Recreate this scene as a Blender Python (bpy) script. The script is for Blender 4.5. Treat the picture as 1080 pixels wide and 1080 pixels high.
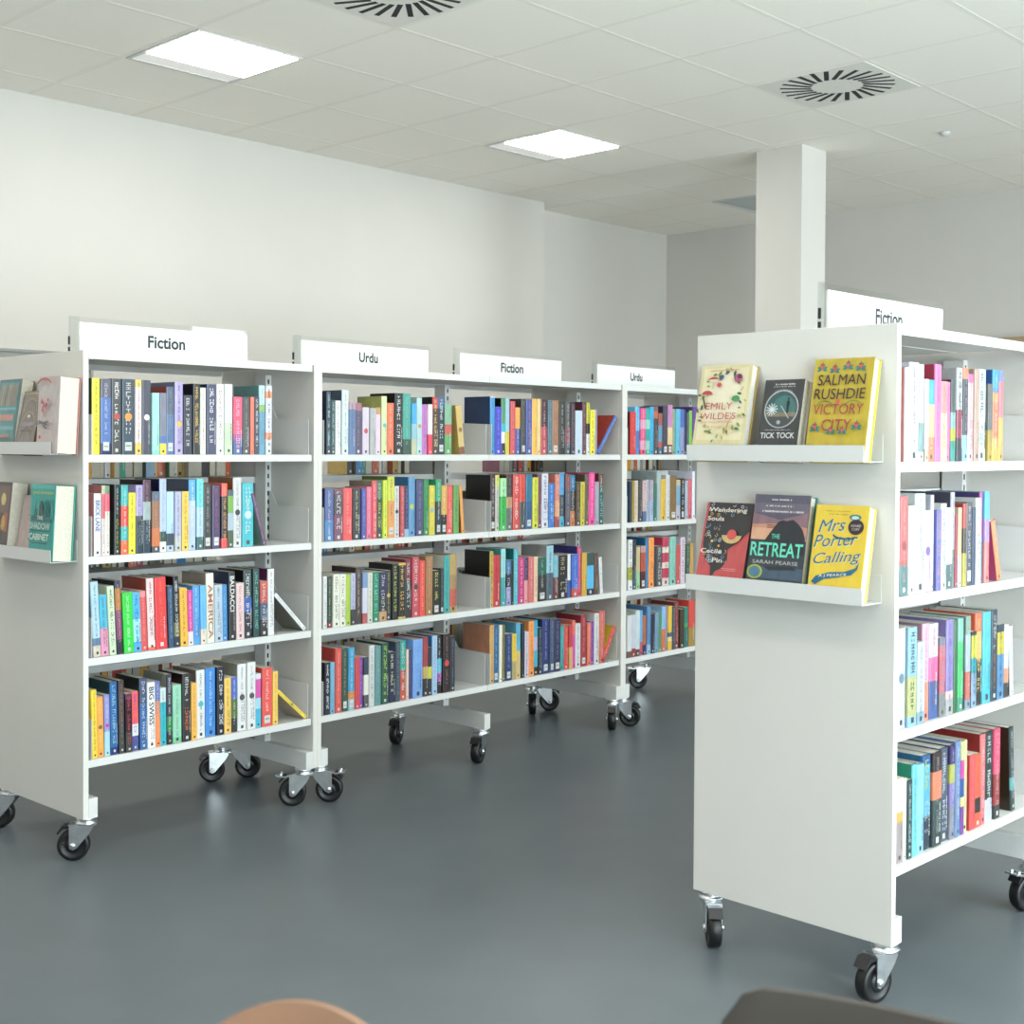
import bpy, bmesh, math, random
from mathutils import Vector, Matrix

for _o in list(bpy.data.objects):
    bpy.data.objects.remove(_o)
SC = bpy.context.scene
COL = SC.collection
R = math.radians

# ------------------------------------------------------------------ camera
cam = bpy.data.cameras.new('camera')
camo = bpy.data.objects.new('camera', cam)
COL.objects.link(camo)
_r = Vector((0.689136, -0.724611, 0.005574)); _u = Vector((0.008619, 0.015888, 0.999837)); _f = Vector((0.724581, 0.688975, -0.017194))
camo.matrix_world = Matrix(((_r.x, _u.x, -_f.x, 0), (_r.y, _u.y, -_f.y, 0), (_r.z, _u.z, -_f.z, 1.322), (0, 0, 0, 1)))
cam.sensor_width = 36
cam.lens = 1365.96 / 1080 * 36
cam.shift_y = -0.0407
cam.clip_start = 0.05
cam.dof.use_dof = True
cam.dof.focus_distance = 4.4
cam.dof.aperture_fstop = 8
SC.camera = camo

# ------------------------------------------------------------------ world, light, exposure
SC.view_settings.view_transform = 'Standard'
SC.view_settings.look = 'None'
SC.view_settings.gamma = 1
SC.view_settings.use_curve_mapping = False
SC.view_settings.exposure = 0.24
wd = bpy.data.worlds.new('sky'); SC.world = wd
wd.use_nodes = True
bg = wd.node_tree.nodes['Background']
bg.inputs[0].default_value = (0.80, 0.90, 1.0, 1)
bg.inputs[1].default_value = 0.5
def window_light(name, loc, rot, sx, sy, power, col):
    l = bpy.data.lights.new(name, 'AREA'); l.shape = 'RECTANGLE'; l.size = sx; l.size_y = sy
    l.energy = power; l.color = col
    o = bpy.data.objects.new(name, l); COL.objects.link(o)
    o.location = loc; o.rotation_euler = rot
    return o
SOUTH = -1.6
WEST = -4.2
WINDOWS_S = [(0.4, 2.6), (3.4, 2.6), (7.2, 1.4)]  # the third, unseen window is added to brighten the far walls
WINDOWS_W = [(-0.4, 2.4), (3.6, 2.4)]
for _x, _w in WINDOWS_S:
    window_light('daylight', (_x, SOUTH - 0.30, 1.42), (R(100), 0, 0), _w, 2.5, 235 * _w / 2.6, (0.86, 0.965, 1.0))
for _y, _w in WINDOWS_W:
    window_light('daylight', (WEST - 0.30, _y, 1.45), (R(90), 0, R(-90)), _w, 2.5, 6, (1.0, 0.95, 0.88))

# ------------------------------------------------------------------ materials
def s2l(c):
    return c / 12.92 if c <= 0.04045 else ((c + 0.055) / 1.055) ** 2.4
def hexc(h):
    if len(h) == 3: v = [int(c, 16) / 15 for c in h]
    else: v = [int(h[i:i + 2], 16) / 255 for i in (0, 2, 4)]
    return tuple(s2l(x) for x in v) + (1.0,)
MATS = {}
def mat(name, col, rough=0.5, metal=0.0, noise=0.0, scale=20, bump=0.0, spec=0.5):
    if name in MATS: return MATS[name]
    m = bpy.data.materials.new(name); m.use_nodes = True
    nt = m.node_tree; b = nt.nodes['Principled BSDF']
    c = hexc(col) if isinstance(col, str) else tuple(col) + (1,)
    b.inputs['Base Color'].default_value = c
    b.inputs['Roughness'].default_value = rough
    b.inputs['Metallic'].default_value = metal
    b.inputs['Specular IOR Level'].default_value = spec
    if noise or bump:
        tc = nt.nodes.new('ShaderNodeTexCoord')
        n = nt.nodes.new('ShaderNodeTexNoise'); n.inputs['Scale'].default_value = scale; n.inputs['Detail'].default_value = 4
        nt.links.new(tc.outputs['Object'], n.inputs['Vector'])
        if noise:
            r = nt.nodes.new('ShaderNodeValToRGB')
            r.color_ramp.elements[0].position = 0.3; r.color_ramp.elements[1].position = 0.7
            r.color_ramp.elements[0].color = tuple(x * (1 - noise) for x in c[:3]) + (1,)
            r.color_ramp.elements[1].color = tuple(min(1, x * (1 + noise)) for x in c[:3]) + (1,)
            nt.links.new(n.outputs['Fac'], r.inputs['Fac']); nt.links.new(r.outputs['Color'], b.inputs['Base Color'])
        if bump:
            bp = nt.nodes.new('ShaderNodeBump'); bp.inputs['Strength'].default_value = bump; bp.inputs['Distance'].default_value = 0.002
            nt.links.new(n.outputs['Fac'], bp.inputs['Height']); nt.links.new(bp.outputs['Normal'], b.inputs['Normal'])
    MATS[name] = m
    return m
def attr_mat(name, rough, spec=0.5):
    m = bpy.data.materials.new(name); m.use_nodes = True
    nt = m.node_tree; b = nt.nodes['Principled BSDF']
    a = nt.nodes.new('ShaderNodeAttribute'); a.attribute_name = 'ink'
    tc = nt.nodes.new('ShaderNodeTexCoord'); mp = nt.nodes.new('ShaderNodeMapping'); mp.inputs['Scale'].default_value = (1.6, 1.0, 0.55)
    oi = nt.nodes.new('ShaderNodeObjectInfo')
    n = nt.nodes.new('ShaderNodeTexNoise'); n.inputs['Scale'].default_value = 42; n.inputs['Detail'].default_value = 3; n.noise_dimensions = '4D'
    nt.links.new(tc.outputs['Object'], mp.inputs['Vector']); nt.links.new(mp.outputs[0], n.inputs['Vector'])
    ml = nt.nodes.new('ShaderNodeMath'); ml.operation = 'MULTIPLY'; ml.inputs[1].default_value = 37.0
    nt.links.new(oi.outputs['Random'], ml.inputs[0]); nt.links.new(ml.outputs[0], n.inputs['W'])
    mx = nt.nodes.new('ShaderNodeMix'); mx.data_type = 'RGBA'; mx.blend_type = 'OVERLAY'; mx.inputs[0].default_value = 0.30
    nt.links.new(a.outputs['Color'], mx.inputs[6]); nt.links.new(n.outputs['Fac'], mx.inputs[7])
    hs = nt.nodes.new('ShaderNodeHueSaturation'); hs.inputs['Saturation'].default_value = 0.93; hs.inputs['Value'].default_value = 0.84
    nt.links.new(mx.outputs[2], hs.inputs['Color']); nt.links.new(hs.outputs[0], b.inputs['Base Color'])
    b.inputs['Roughness'].default_value = rough; b.inputs['Specular IOR Level'].default_value = spec
    MATS[name] = m
    return m
M_INK = attr_mat('printed_cover', 0.30)
M_WALL = mat('wall_paint', (0.64, 0.615, 0.575), 0.85, noise=0.012, scale=3, bump=0.02)
M_TILE = mat('ceiling_tile', (0.93, 0.885, 0.805), 0.9, noise=0.012, scale=90, bump=0.1)
M_TBAR = mat('ceiling_bar', (0.87, 0.825, 0.75), 0.7)
M_FLOOR = mat('floor_vinyl', (0.112, 0.130, 0.142), 0.36, noise=0.05, scale=5, bump=0.03, spec=0.45)
M_WHITE = mat('white_powder_coat', (0.60, 0.60, 0.585), 0.45, noise=0.01, scale=200)
M_PANEL = mat('white_laminate', (0.62, 0.60, 0.56), 0.5, noise=0.01, scale=6)
M_ZINC = mat('zinc_plate', (0.72, 0.74, 0.76), 0.28, metal=1.0, noise=0.08, scale=60)
M_RUBBER = mat('black_rubber', (0.004, 0.004, 0.0045), 0.42, noise=0.2, scale=40)
M_HUB = mat('black_plastic', (0.007, 0.007, 0.008), 0.35)
M_SLOT = mat('slot_black', (0.01, 0.01, 0.012), 0.7)
M_SIGN = mat('sign_white', (0.74, 0.75, 0.745), 0.4)
M_TEXT = mat('sign_ink', (0.02, 0.024, 0.03), 0.6)
M_PAGES = mat('book_pages', (0.60, 0.56, 0.47), 0.9, noise=0.08, scale=120)
M_PAGEW = mat('white_pages', (0.70, 0.68, 0.63), 0.9, noise=0.05, scale=120)
M_CHAIRA = mat('tan_shell', (0.25, 0.135, 0.082), 0.45, noise=0.08, scale=6)
M_CHAIRB = mat('taupe_shell', (0.055, 0.047, 0.040), 0.5, noise=0.06, scale=6)
M_WOOD = mat('oak_board', (0.42, 0.30, 0.17), 0.6, noise=0.15, scale=8)
M_ALU = mat('aluminium', (0.6, 0.62, 0.63), 0.35, metal=1.0)
M_DARK = mat('dark_cavity', (0.05, 0.05, 0.05), 0.8)
def emit(name, col, strength):
    m = bpy.data.materials.new(name); m.use_nodes = True
    b = m.node_tree.nodes['Principled BSDF']
    b.inputs['Base Color'].default_value = (0.8, 0.8, 0.8, 1)
    b.inputs['Emission Color'].default_value = tuple(col) + (1,); b.inputs['Emission Strength'].default_value = strength
    MATS[name] = m
    return m
M_LAMP = emit('lamp_lens', (1.0, 0.95, 0.86), 18)
M_REFL = emit('reflector_glow', (1.0, 0.96, 0.90), 0.22)  # weak emission stands in for lens light falling on the side reflector
def clear(name, tint, gloss):
    m = bpy.data.materials.new(name); m.use_nodes = True
    nt = m.node_tree; nt.nodes.clear()
    o = nt.nodes.new('ShaderNodeOutputMaterial'); t = nt.nodes.new('ShaderNodeBsdfTransparent'); g = nt.nodes.new('ShaderNodeBsdfGlossy')
    f = nt.nodes.new('ShaderNodeLayerWeight'); f.inputs['Blend'].default_value = gloss
    t.inputs[0].default_value = tuple(tint) + (1,); g.inputs['Roughness'].default_value = 0.03
    x = nt.nodes.new('ShaderNodeMixShader')
    nt.links.new(f.outputs[1], x.inputs[0]); nt.links.new(t.outputs[0], x.inputs[1]); nt.links.new(g.outputs[0], x.inputs[2]); nt.links.new(x.outputs[0], o.inputs[0])
    MATS[name] = m
    return m
M_ACRYL = clear('clear_acrylic', (0.965, 0.975, 0.97), 0.08)
M_GLASS = clear('window_glass', (0.95, 0.97, 0.97), 0.08)

# ------------------------------------------------------------------ mesh builder
class MB:
    def __init__(s): s.v = []; s.f = []; s.c = []; s.m = []; s.sm = []
    def face(s, pts, col=None, mi=0, smooth=False):
        n = len(s.v); s.v.extend([tuple(p) for p in pts]); s.f.append(tuple(range(n, n + len(pts)))); s.c.append(col); s.m.append(mi); s.sm.append(smooth)
    def grid(s, verts, faces, col=None, mi=0, smooth=False, M=None):
        n = len(s.v)
        s.v.extend([tuple(M @ Vector(p)) if M is not None else tuple(p) for p in verts])
        for f in faces: s.f.append(tuple(n + i for i in f)); s.c.append(col); s.m.append(mi); s.sm.append(smooth)
    def box(s, x0, x1, y0, y1, z0, z1, col=None, mi=0, M=None, bev=0.0):
        if bev:
            bm = bmesh.new(); bmesh.ops.create_cube(bm, size=1)
            for v in bm.verts: v.co = Vector((x0 + (v.co.x + .5) * (x1 - x0), y0 + (v.co.y + .5) * (y1 - y0), z0 + (v.co.z + .5) * (z1 - z0)))
            bmesh.ops.bevel(bm, geom=list(bm.edges), offset=bev, segments=2, affect='EDGES', profile=0.5)
            bm.verts.index_update()
            s.grid([v.co.copy() for v in bm.verts], [[v.index for v in f.verts] for f in bm.faces], col, mi, False, M); bm.free(); return
        v = [(x0, y0, z0), (x1, y0, z0), (x1, y1, z0), (x0, y1, z0), (x0, y0, z1), (x1, y0, z1), (x1, y1, z1), (x0, y1, z1)]
        s.grid(v, [(0, 3, 2, 1), (4, 5, 6, 7), (0, 1, 5, 4), (1, 2, 6, 5), (2, 3, 7, 6), (3, 0, 4, 7)], col, mi, False, M)
    def lathe(s, prof, n=24, M=None, col=None, mi=0, smooth=True, cap=True):      # prof: (r, h) along local z
        v = []; f = []
        for r, h in prof:
            for k in range(n):
                a = 2 * math.pi * k / n; v.append((r * math.cos(a), r * math.sin(a), h))
        for i in range(len(prof) - 1):
            for k in range(n):
                k2 = (k + 1) % n; f.append((i * n + k, i * n + k2, (i + 1) * n + k2, (i + 1) * n + k))
        s.grid(v, f, col, mi, smooth, M)
        if cap:
            for i, rev in ((0, True), (len(prof) - 1, False)):
                if prof[i][0] > 1e-5:
                    idx = [v[i * n + k] for k in range(n)]
                    s.grid(idx[::-1] if rev else idx, [tuple(range(n))], col, mi, False, M)
    def prism(s, poly, t0, t1, axis='x', col=None, mi=0, M=None):                  # poly (a,b) extruded along axis
        def P(a, b, t): return (t, a, b) if axis == 'x' else ((a, t, b) if axis == 'y' else (a, b, t))
        n = len(poly); v = [P(a, b, t0) for a, b in poly] + [P(a, b, t1) for a, b in poly]
        f = [tuple(range(n))[::-1], tuple(range(n, 2 * n))] + [(i, (i + 1) % n, n + (i + 1) % n, n + i) for i in range(n)]
        s.grid(v, f, col, mi, False, M)
    def tube(s, pts, r, n=10, col=None, mi=0, M=None):
        pts = [Vector(p) for p in pts]; rings = []
        for i, p in enumerate(pts):
            d = (pts[min(i + 1, len(pts) - 1)] - pts[max(i - 1, 0)]).normalized()
            a = d.cross(Vector((0, 0, 1)) if abs(d.z) < .9 else Vector((1, 0, 0))).normalized(); b = d.cross(a)
            rr = r[i] if isinstance(r, (list, tuple)) else r
            rings.append([p + (a * math.cos(2 * math.pi * k / n) + b * math.sin(2 * math.pi * k / n)) * rr for k in range(n)])
        v = [q for g in rings for q in g]; f = []
        for i in range(len(rings) - 1):
            for k in range(n): f.append((i * n + k, i * n + (k + 1) % n, (i + 1) * n + (k + 1) % n, (i + 1) * n + k))
        f.append(tuple(range(n))[::-1]); f.append(tuple((len(rings) - 1) * n + k for k in range(n)))
        s.grid(v, f, col, mi, True, M)
    def add(s, o, M=None):
        n = len(s.v); s.v.extend([tuple(M @ Vector(p)) if M is not None else p for p in o.v])
        for f, c, m, sm in zip(o.f, o.c, o.m, o.sm): s.f.append(tuple(n + i for i in f)); s.c.append(c); s.m.append(m); s.sm.append(sm)
    def mesh(s, name, mats):
        me = bpy.data.meshes.new(name); me.from_pydata(s.v, [], s.f)
        for m in (mats if isinstance(mats, (list, tuple)) else [mats]): me.materials.append(m)
        me.polygons.foreach_set('material_index', s.m)
        me.polygons.foreach_set('use_smooth', s.sm)
        if any(c is not None for c in s.c):
            a = me.color_attributes.new('ink', 'FLOAT_COLOR', 'CORNER')
            data = []
            for f, c in zip(s.f, s.c): data.extend((c or (0.5, 0.5, 0.5, 1)) * len(f))
            a.data.foreach_set('color', data)
        me.update()
        return me
    def build(s, name, mats, parent=None):
        bm = bmesh.new(); me = s.mesh(name, mats); bm.from_mesh(me)
        bmesh.ops.remove_doubles(bm, verts=bm.verts, dist=1e-6)
        bmesh.ops.recalc_face_normals(bm, faces=bm.faces); bm.to_mesh(me); bm.free()
        return link(name, me, parent)
def link(name, data, parent=None):
    o = bpy.data.objects.new(name, data); COL.objects.link(o)
    if parent is not None: o.parent = parent
    return o
def empty(name, parent=None, loc=(0, 0, 0), rot=(0, 0, 0)):
    o = link(name, None, parent); o.location = loc; o.rotation_euler = rot; o.empty_display_size = 0.05
    return o
def thing(name, label, cat, loc=(0, 0, 0), rot=(0, 0, 0), group=None):
    o = empty(name, None, loc, rot); return tag(o, label, cat, group)
def tag(o, label, cat, group=None):
    o['label'] = label; o['category'] = cat
    if group: o['group'] = group
    return o
def struct(o):
    o['kind'] = 'structure'; return o
def text_geo(txt, bold=0.0, shear=0.0, cache={}):
    key = (txt, bold, shear)
    if key not in cache:
        cu = bpy.data.curves.new('lettering', 'FONT'); cu.body = txt; cu.offset = bold; cu.shear = shear; cu.resolution_u = 3; cu.size = 1
        o = bpy.data.objects.new('lettering', cu); COL.objects.link(o)
        dg = bpy.context.evaluated_depsgraph_get(); dg.update()
        me = bpy.data.meshes.new_from_object(o.evaluated_get(dg))
        v = [tuple(x.co) for x in me.vertices]; f = [tuple(p.vertices) for p in me.polygons]
        bpy.data.objects.remove(o); bpy.data.meshes.remove(me); bpy.data.curves.remove(cu)
        xs = [p[0] for p in v]; ys = [p[1] for p in v]
        cache[key] = (v, f, min(xs), max(xs), min(ys), max(ys))
    return cache[key]
def put_text(mb, txt, fn, w, h, col, bold=0.0, shear=0.0, mi=0):
    """fit txt in w x h; fn(a, b) maps text plane (a right, b up, origin at its centre) to a point"""
    v, f, x0, x1, y0, y1 = text_geo(txt, bold, shear)
    sx = w / (x1 - x0); sy = h / (y1 - y0)
    mb.grid([fn((p[0] - (x0 + x1) / 2) * sx, (p[1] - (y0 + y1) / 2) * sy) for p in v], f, col, mi)

# ------------------------------------------------------------------ room shell
CEIL = 3.097
X1, Y1, Y1B, XJ = 8.71, 6.31, 6.52, 6.96
b = MB(); b.box(WEST - .2, X1 + .2, SOUTH - .2, Y1B + .2, -.08, 0); struct(b.build('floor', M_FLOOR))
b = MB(); b.box(WEST - .2, X1 + .2, SOUTH - .2, Y1B + .2, CEIL, CEIL + .08)
GX = [5.394 + .58 * k for k in range(-16, 6)]; GY = [3.541 + .618 * k for k in range(-12, 6)]
struct(b.build('ceiling', M_TILE))
b = MB()
GXI = [g for g in GX if WEST < g < X1]
for gx in GXI: b.box(gx - .012, gx + .012, SOUTH, Y1B, CEIL - .0007, CEIL + .001)
for gy in GY:
    if SOUTH < gy < Y1B:
        for q0, q1 in zip([WEST] + GXI, GXI + [X1]): b.box(q0 + .0121, q1 - .0121, gy - .012, gy + .012, CEIL - .0007, CEIL + .001)
struct(b.build('trim_1', M_TBAR))
b = MB(); b.box(WEST - .2, XJ, Y1, Y1B + .2, 0, CEIL); b.box(XJ, X1 + .2, Y1B, Y1B + .2, 0, CEIL); struct(b.build('wall_north', M_WALL))
b = MB(); b.box(X1, X1 + .2, SOUTH - .2, Y1B, 0, CEIL); struct(b.build('wall_east', M_WALL))
def window_wall(name, lo, hi, wins, plane, axis, off):
    b = MB(); z0, z1 = 0.15, 2.75
    def bx(a0, a1, c0, c1):
        if axis == 'x': b.box(a0, a1, plane - .2, plane, c0, c1)
        else: b.box(plane - .2, plane, a0, a1, c0, c1)
    p = lo
    for c, w in wins:
        bx(p, c - w / 2, 0, CEIL); bx(c - w / 2, c + w / 2, 0, z0); bx(c - w / 2, c + w / 2, z1, CEIL); p = c + w / 2
    bx(p, hi, 0, CEIL)
    struct(b.build(name, M_WALL))
    for i, (c, w) in enumerate(wins):
        o = struct(empty('window_%d' % (off + i), None, (c, plane - .1, z0) if axis == 'x' else (plane - .1, c, z0), (0, 0, 0 if axis == 'x' else R(90))))
        f = MB()
        for a0, a1, c0, c1 in ((-w / 2, w / 2, 0, .06), (-w / 2, w / 2, 2.54, 2.6), (-w / 2, -w / 2 + .06, .06, 2.54), (w / 2 - .06, w / 2, .06, 2.54), (-.03, .03, .06, 2.54)):
            f.box(a0, a1, -.03, .03, c0, c1)
        f.build('frame', M_WHITE, o)
        g = MB(); g.box(-w / 2 + .06, -.03, -.004, .004, .06, 2.54); g.build('pane', M_GLASS, o)
        g = MB(); g.box(.03, w / 2 - .06, -.004, .004, .06, 2.54); g.build('pane', M_GLASS, o)
        s_ = MB(); s_.box(-w / 2, w / 2, .03, .16, -.03, 0); s_.build('sill', M_WHITE, o)
        if axis == 'y': o.rotation_euler = (0, 0, R(-90))
window_wall('wall_south', WEST, X1, WINDOWS_S, SOUTH, 'x', 1)
window_wall('wall_west', SOUTH - .2, Y1B + .2, WINDOWS_W, WEST, 'y', 4)
b = MB(); b.box(6.626, 6.896, 3.99, 4.30, 0, CEIL); struct(b.build('column', M_WALL))
b = MB(); b.box(WEST, XJ, Y1 - .012, Y1, 0, .1); b.box(XJ - .012, XJ, Y1, Y1B, 0, .1); struct(b.build('baseboard_north', M_WHITE))
b = MB(); b.box(X1 - .012, X1, SOUTH, Y1B, 0, .1); struct(b.build('baseboard_east', M_WHITE))

# recessed ceiling lights
def ceiling_light(ix, iy, label, lit=True):
    x0, y0 = 5.394 + .58 * ix, 3.541 + .618 * iy; w, d = .58, .618
    t = thing('ceiling_light', label, 'ceiling light', (x0 + w / 2, y0 + d / 2, CEIL), group='square recessed ceiling lights')
    f = MB(); a, c = w / 2 - .012, d / 2 - .012
    z = -.006
    for q in ((-a, a, -c, -c + .018), (-a, a, c - .018, c), (-a, -a + .018, -c + .018, c - .018), (a - .018, a, -c + .018, c - .018)): f.box(q[0], q[1], q[2], q[3], z, -.001)
    f.build('frame', M_WHITE, t)
    a -= .018; c -= .018
    l = MB(); l.box(-a, a, -c, c * .52, -.0105, -.002, bev=.002)
    l.build('lens', M_LAMP if lit else mat('unlit_lens', (0.5, 0.54, 0.55), 0.4), t)
    g = MB(); g.prism([(c * .52, -.002), (c * .52, -.0085), (c, -.0025), (c, -.002)], -a, a, 'x')  # sloped reflector strip; when lit, its brightness is an added glow
    g.build('side_reflector', M_REFL if lit else mat('unlit_lens', (0.5, 0.54, 0.55), 0.4), t)
    return t
ceiling_light(-4, 2, 'bright square ceiling light nearest the camera, at upper left')
ceiling_light(0, 2, 'bright square ceiling light further back, towards the picture centre')
ceiling_light(4, 2, 'unlit grey-blue ceiling light panel half hidden behind the white column', False)
for _ix, _iy in ((-4, -2), (-8, -2), (-8, 2), (-12, 2), (-12, -2), (-4, -6), (0, -6), (-8, -6), (4, -6)):
    ceiling_light(_ix, _iy, 'square recessed light in the tiled ceiling outside the view')

# swirl air diffusers
def diffuser(ix, iy, label):
    x0, y0 = 5.394 + .58 * ix, 3.541 + .618 * iy
    t = thing('ceiling_air_diffuser', label, 'air vent', (x0 + .29, y0 + .309, CEIL), group='swirl ceiling air vents')
    p = MB(); p.box(-.278, .278, -.297, .297, -.0034, -.0002, bev=.0012); p.build('face_plate', mat('vent_plate', (0.78, 0.76, 0.70), 0.5), t)
    s_ = MB(); n = 24
    for k in range(n):
        a = 2 * math.pi * k / n
        M = Matrix.Rotation(a, 4, 'Z') @ Matrix.Translation((.197, 0, 0)) @ Matrix.Rotation(R(14), 4, 'Z')
        s_.box(-.077, .077, -.0115, .0115, -.0038, -.003, M=M)
    s_.build('slots', M_SLOT, t)
    c = MB(); c.lathe([(.008, -.0036), (.008, -.006), (.003, -.007)], 12); c.build('centre_screw', M_WHITE, t)
diffuser(-4, 0, 'round swirl air vent cut off by the top edge of the picture')
diffuser(0, -1, 'round swirl air vent in the ceiling right of the white column')
t = thing('ceiling_sensor', 'tiny round sensor on the ceiling right of the column', 'sensor', (6.91, 3.255, CEIL))
c = MB(); c.lathe([(.030, -.001), (.030, -.008), (.018, -.022), (.001, -.024)], 20); c.build('housing', M_WHITE, t)

# framed pinboard high on the far right wall
t = thing('pinboard', 'framed wooden pinboard on the far right wall, behind the right bookcase', 'pinboard', (X1, 2.75, 1.227))
b = MB(); b.box(-.02, -.001, -.96, .96, .0, .865); b.build('board', M_WOOD, t)
b = MB()
for q in ((-.985, .985, .865, .89), (-.985, .985, -.025, 0), (-.985, -.96, 0, .865), (.96, .985, 0, .865)): b.box(-.028, -.001, q[0], q[1], q[2], q[3])
b.build('frame', M_ALU, t)

t = thing('wall_pinboard', 'grey felt pinboard on the left wall, its top edge behind the nearest left bookcase', 'pinboard', (1.55, Y1, 0.99))
b = MB(); b.box(0, 1.85, -.022, -.001, 0, .80, bev=.003); b.build('felt', mat('grey_felt', (.33, .335, .32), .95, noise=.08, scale=300), t)
b = MB()
for q in ((0, 1.85, .80, .815), (0, 1.85, -.015, 0), (-.015, 0, -.015, .815), (1.85, 1.865, -.015, .815)): b.box(q[0], q[1], -.028, -.001, q[2], q[3])
b.build('frame', mat('grey_felt', ''), t)

# ------------------------------------------------------------------ bookcases
UNIT_L = ((2.02174, 3.78360), 0.016049)
UNIT_R = ((2.84300, 1.45015), -0.014551)
D = 0.58; TOP = 1.623; BOT = 0.138; TH = 0.019; BAY = 0.9
FRONT_Z = (1.2935, 0.9695, 0.6465, 0.3225)
REAR_Z = (1.207, 0.884, 0.561, 0.3225)
def at(unit, x, y, z):
    (ox, oy), a = unit
    return (ox + x * math.cos(a) - y * math.sin(a), oy + x * math.sin(a) + y * math.cos(a), z)
def caster(parent, x, y, swivel, brake):
    """swivel: direction (degrees, local plan) in which the wheel trails from its pivot"""
    c = empty('caster', parent, (x, y, 0), (0, 0, R(swivel)))
    r = .0500; off = .040
    p = MB()
    p.lathe([(.032, .138), (.032, .132), (.028, .131), (.028, .124), (.034, .123), (.034, .117), (.022, .114)], 24)
    p.build('swivel_plate', M_ZINC, c)
    f = MB()
    for s_ in (-1, 1):
        y0 = s_ * .0205
        poly = [(-.020, .118), (-.022, .106), (-.010, .086), (off - .012, .042), (off, .036), (off + .010, .042), (off + .011, .062), (off + .011, .112), (off + .004, .118)]
        f.prism(poly, y0 - .0016, y0 + .0016, 'y')
        f.lathe([(.0085, 0), (.0085, .004), (.0045, .0065)], 14, Matrix.Translation((off, s_ * .022, r)) @ Matrix.Rotation(R(-90 * s_), 4, 'X'))
    f.box(-.032, off + .014, -.022, .022, .1135, .1175)
    f.build('fork', M_ZINC, c)
    w = MB(); M = Matrix.Translation((off, 0, r)) @ Matrix.Rotation(R(90), 4, 'X')
    w.lathe([(.014, -.0165), (.034, -.0145), (.036, -.0165), (.046, -.017), (r, -.0125), (r, .0125), (.046, .017), (.036, .0165), (.034, .0145), (.014, .0165)], 40, M)
    w.build('wheel', M_RUBBER, c)
    h = MB(); h.lathe([(.015, -.0182), (.024, -.0160), (.024, .0160), (.015, .0182)], 20, M); h.build('hub', M_HUB, c)
    if brake:
        k = MB(); k.prism([(.03, .116), (.066, .106), (.100, .112), (.103, .117), (.066, .112), (.03, .121)], -.020, .020, 'y')
        for q in (-.012, .012): k.lathe([(.006, .110), (.006, .120), (.003, .122)], 10, Matrix.Translation((.082, q, 0)))
        k.build('brake_pedal', M_ZINC, c)
    g = MB()
    g.prism([(off - .034, .1130), (off + .034, .1130), (off + .050, .090), (off + .046, .087), (off + .030, .1030), (off, .1050), (off - .030, .1020)], -.0185, .0185, 'y')
    g.build('wheel_guard', M_HUB, c)
    return c
def bracket(mb, x):
    mb.prism([(.010, -.012), (.010, .128), (.20, .135), (.235, .185), (.246, .185), (.246, -.012)], x - .0009, x + .0009, 'x')
def bookcase(unit, X0, bays, label, casters, ledges=()):
    L = bays * BAY + 2 * TH
    t = thing('mobile_bookcase', label, 'bookcase', at(unit, X0, 0, 0), (0, 0, unit[1]), 'white mobile bookcases')
    for x in (0, L - TH):
        p = MB(); p.box(x, x + TH, 0, D, BOT, TOP, bev=.0012); p.build('end_panel', M_PANEL, t)
    for k in range(bays):
        a = TH + k * BAY; e = a + BAY
        tp = MB(); g0, g1 = a + (.004 if k == 0 else .0008), e - (.004 if k == bays - 1 else .0008)
        for yy in (0, 1):
            ya, yb = (.006, .286) if not yy else (.294, .574)
            lip = .006 if not yy else .568
            tp.box(g0, g1, ya, yb, TOP - .006, TOP - .001)
            tp.box(g0, g1, lip, lip + .006, TOP - .026, TOP - .006)
        tp.build('top_panel', M_WHITE, t)
        for rear, zs in ((0, FRONT_Z), (1, REAR_Z)):
            for z in zs:
                s_ = MB(); th = .024
                ya, yb = (.008, .252) if not rear else (.328, .572)
                s_.box(g0, g1, ya, yb, z - .0025, z)
                s_.box(g0, g1, ya, ya + .0025, z - th, z - .0025); s_.box(g0, g1, yb - .0025, yb, z - th, z - .0025)
                so = s_.build('shelf', M_WHITE, t)
                for x in (a + .0165, e - .0165):
                    m_ = MB(); bracket(m_, x)
                    bo = m_.build('bracket', M_WHITE, so)
                    if rear: bo.matrix_local = Matrix(((1, 0, 0, 0), (0, -1, 0, D), (0, 0, 1, z), (0, 0, 0, 1)))
                    else: bo.location = (0, 0, z)
    # slotted uprights and foot beams
    for k in range(bays + 1):
        xc = TH + k * BAY
        x0, x1 = (xc, xc + .026) if k == 0 else ((xc - .026, xc) if k == bays else (xc - .016, xc + .016))
        u = MB(); u.box(x0, x1, .258, .322, BOT + .06, TOP - .03)
        uo = u.build('upright', M_WHITE, t)
        s_ = MB(); z = .227
        while z < 1.577:
            for yy in (.2574, .3222): s_.box((x0 + x1) / 2 - .0035, (x0 + x1) / 2 + .0035, yy, yy + .0006, z, z + .017)
            z += .0325
        s_.build('slots', M_SLOT, uo)
        if k == 0: f0, f1 = TH, TH + .032
        elif k == bays: f0, f1 = L - TH - .032, L - TH
        else: f0, f1 = xc - .027, xc + .008
        f = MB(); f.box(f0, f1, 0, D, BOT, BOT + .064, bev=.0015); f.build('foot_beam', M_WHITE, t)
    for c in casters: caster(t, *c)
    for z0, back in ledges:
        l = MB()
        l.box(-.090, -.0005, .035, .545, z0, z0 + .0018); l.box(-.0915, -.090, .035, .545, z0 - .0002, z0 + .040); l.box(-.002, -.0005, .035, .545, z0 + .0018, z0 + .067)
        l.build('display_ledge', M_WHITE, t)
    return t
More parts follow.
